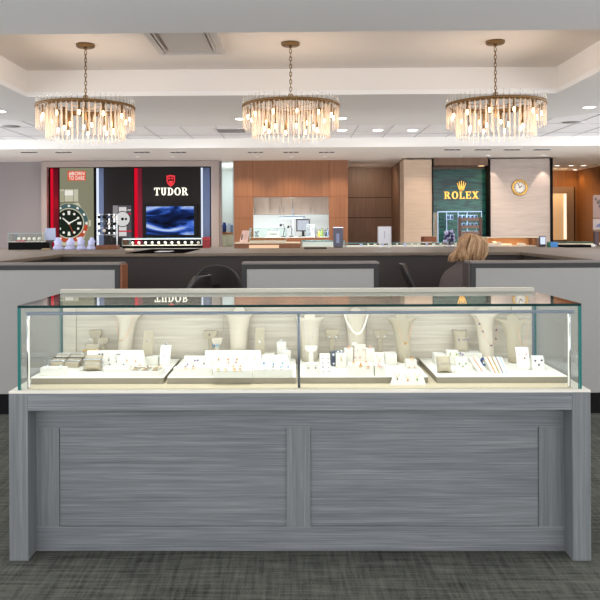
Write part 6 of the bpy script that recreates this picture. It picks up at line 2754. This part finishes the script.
# two bent task lamps and the hanging bench light
for px, hgt, w_ in ((283.5, 224, 'nearer the printer'), (291, 226, 'nearer the monitor')):
    x, w, h = on_bench(px - 2, px + 2, hgt, 15.2)
    t = thing('task_lamp', 'small black bent-arm task lamp on the work counter, ' + w_, 'lamp', (x, 15.2, zc + .0005))
    m = MB()
    m.lathe([(.05, 0), (.05, .014), (.012, .02)], 16)
    m.build('base', M_black, t)
    m = MB()
    m.tube([(0, 0, .018), (.02, 0, h * .7), (-.005, 0, h), (-.05, 0, h * .93)], .007, 8)
    m.build('arm', M_black, t)
    m = MB()
    m.lathe([(.012, .03), (.03, -.02), (.026, -.02), (.01, .025)], 14, T=Matrix.Translation((-.055, 0, h * .9)))
    m.build('shade', M_black, t)
yl2 = 14.9
xa, xb = P(279.5, 217, yl2).x, P(305.5, 217, yl2).x
zz = P(292, 217.6, yl2).z
t = thing('hanging_bench_light', 'long pale hanging bench light with a grey stem behind the service window', 'lamp', ((xa + xb) / 2, yl2, zz))
m = MB()
m.box(xa, xb, yl2 - .05, yl2 + .05, zz, zz + .025)
m.build('housing', mat('lamp_blue', (150, 172, 206), .4), t, world=True)
m = MB()
m.box(xa + .01, xb - .06, yl2 - .045, yl2 + .045, zz - .02, zz - .0005)
m.build('tube', emis('bench_tube', (235, 244, 255), 2.0), t, world=True)
light('bench_beam', 'AREA', ((xa + xb) / 2, yl2, zz - .025), 24, (240, 246, 255), 1.2, (.7, 0, 0), sy=.1)
m = MB()
xm = P(292.8, 217, yl2).x
m.tube([(xm, yl2, zz + .025), (xm, yl2, Zs)], .012, 10)
m.build('stem', M_silver, t, world=True)
m = MB()
m.tube([(xm, yl2 + .4, zc + .0005), (xm, yl2 + .4, P(292, 219, yl2 + .4).z)], .014, 10)
tag(m.build('bench_pole', mat('pole_grey', (150, 152, 156), .4), world=True), 'slim grey pole rising from the work counter between the task lamps', 'pole')

# ---- narrow lit opening beside the black watch wall
Yn = 15.2
t = thing('storage_cabinet', 'cream cabinet with an orange shelf seen through the narrow opening', 'cabinet', (P(228, 240, Yn).x, Yn, 0))
xa, xb = P(222.5, 240, Yn).x - .02, P(233.5, 240, Yn).x + .0
zz = P(228, 232.5, Yn).z
m = MB()
m.box(xa, xb, Yn + .02, Yn + .5, .02, zz - .035)
m.build('body', mat('cream_cabinet', (226, 216, 190), .5), t, world=True)
xmid = (xa + xb) / 2
for a, c in ((xa, xmid), (xmid, xb)):
    m = MB()
    m.box(a + .003, c - .003, Yn, Yn + .0195, P(228, 245, Yn).z, zz - .04)
    m.build('door', mat('cream_cabinet', (226, 216, 190), .5), t, world=True)
m = MB()
m.box(xa, xb, Yn + .01, Yn + .4, .0, .02)
m.build('kick', M_black, t, world=True)
m = MB()
m.box(xa - .01, xb + .0, Yn - .01, Yn + .5, zz - .034, zz)
m.build('orange_shelf', mat('orange_shelf', (196, 120, 58), .5), t, world=True)
for i, (px, top, col, lab) in enumerate(((224.2, 222.5, (24, 50, 130), 'dark blue tall jar on the orange shelf in the narrow opening'), (229, 223.5, (190, 206, 226), 'pale blue box on the orange shelf beside the dark blue jar'), (232.3, 225, (120, 150, 190), 'small steel blue box on the orange shelf at the wall side'))):
    h = P(px, top, Yn + .1).z - zz
    m = MB()
    if i == 0:
        m.lathe([(.04, 0), (.045, h * .7), (.03, h * .85), (.03, h), (0, h)], 16)
    else:
        m.box(-.04, .04, -.04, .04, 0, h)
        m.box(-.03, .03, -.042, -.04, h * .3, h * .8, 0)
    put(m, 'jar' if i == 0 else 'storage_box', mat('shelf_item_%d' % i, col, .4), lab, 'jar' if i == 0 else 'box', P(px, 230, Yn + .1).x, Yn + .15, zz + .0005, bevel=0)

# ------------------------------------------------------------------ light of the room
w = bpy.data.worlds.new('world')
SC.world = w
w.use_nodes = True
bg = w.node_tree.nodes['Background']
bg.inputs['Color'].default_value = (.95, .97, 1.0, 1)
bg.inputs['Strength'].default_value = WORLD
# panel lights added out of view to light the front room and floor
for x_ in (-3.2, 0, 3.2):
    for y_ in (2.9, 4.0):
        t = thing('added_panel_light', 'added square ceiling panel light, out of view, over the front of the showroom', 'ceiling light', (x_, y_, Zc), group='added panel lights of the front ceiling')
        m = MB()
        for s_ in (-1, 1):
            m.box(s_ * .3 - .02, s_ * .3 + .02, -.3, .3, -.012, 0)
            m.box(-.28, .28, s_ * .3 - .02, s_ * .3 + .02, -.012, 0)
        m.build('frame', M_trim, t)
        m = MB()
        m.box(-.28, .28, -.28, .28, -.008, -.001)
        m.build('diffuser', emis('added_panel_glow', (250, 250, 255), 1.0) if 'added_panel_glow' not in MATS else MATS['added_panel_glow'], t)
        light('panel_fill', 'AREA', (x_, y_, Zc - .014), PANEL, (246, 248, 255), .55, (0, 0, 0))
# fill lights added under the far ceiling tiles, without any fixture
for x_ in (-4.5, -1.5, 1.5, 4.5):
    light('tile_fill', 'AREA', (x_, 10.9, Ztile - .01), TILEL, (250, 248, 255), .5, (0, 0, 0))

vs_ = SC.view_settings
vs_.view_transform = 'Standard'
vs_.look = 'None'
vs_.gamma = 1.0
vs_.exposure = EXPO
vs_.use_curve_mapping = False
SC.cycles.use_denoising = True
SC.cycles.max_bounces = 10
SC.cycles.diffuse_bounces = 8
SC.cycles.glossy_bounces = 5
SC.cycles.transparent_max_bounces = 48
SC.cycles.sample_clamp_indirect = 6.0
SC.cycles.caustics_reflective = False
SC.cycles.caustics_refractive = False
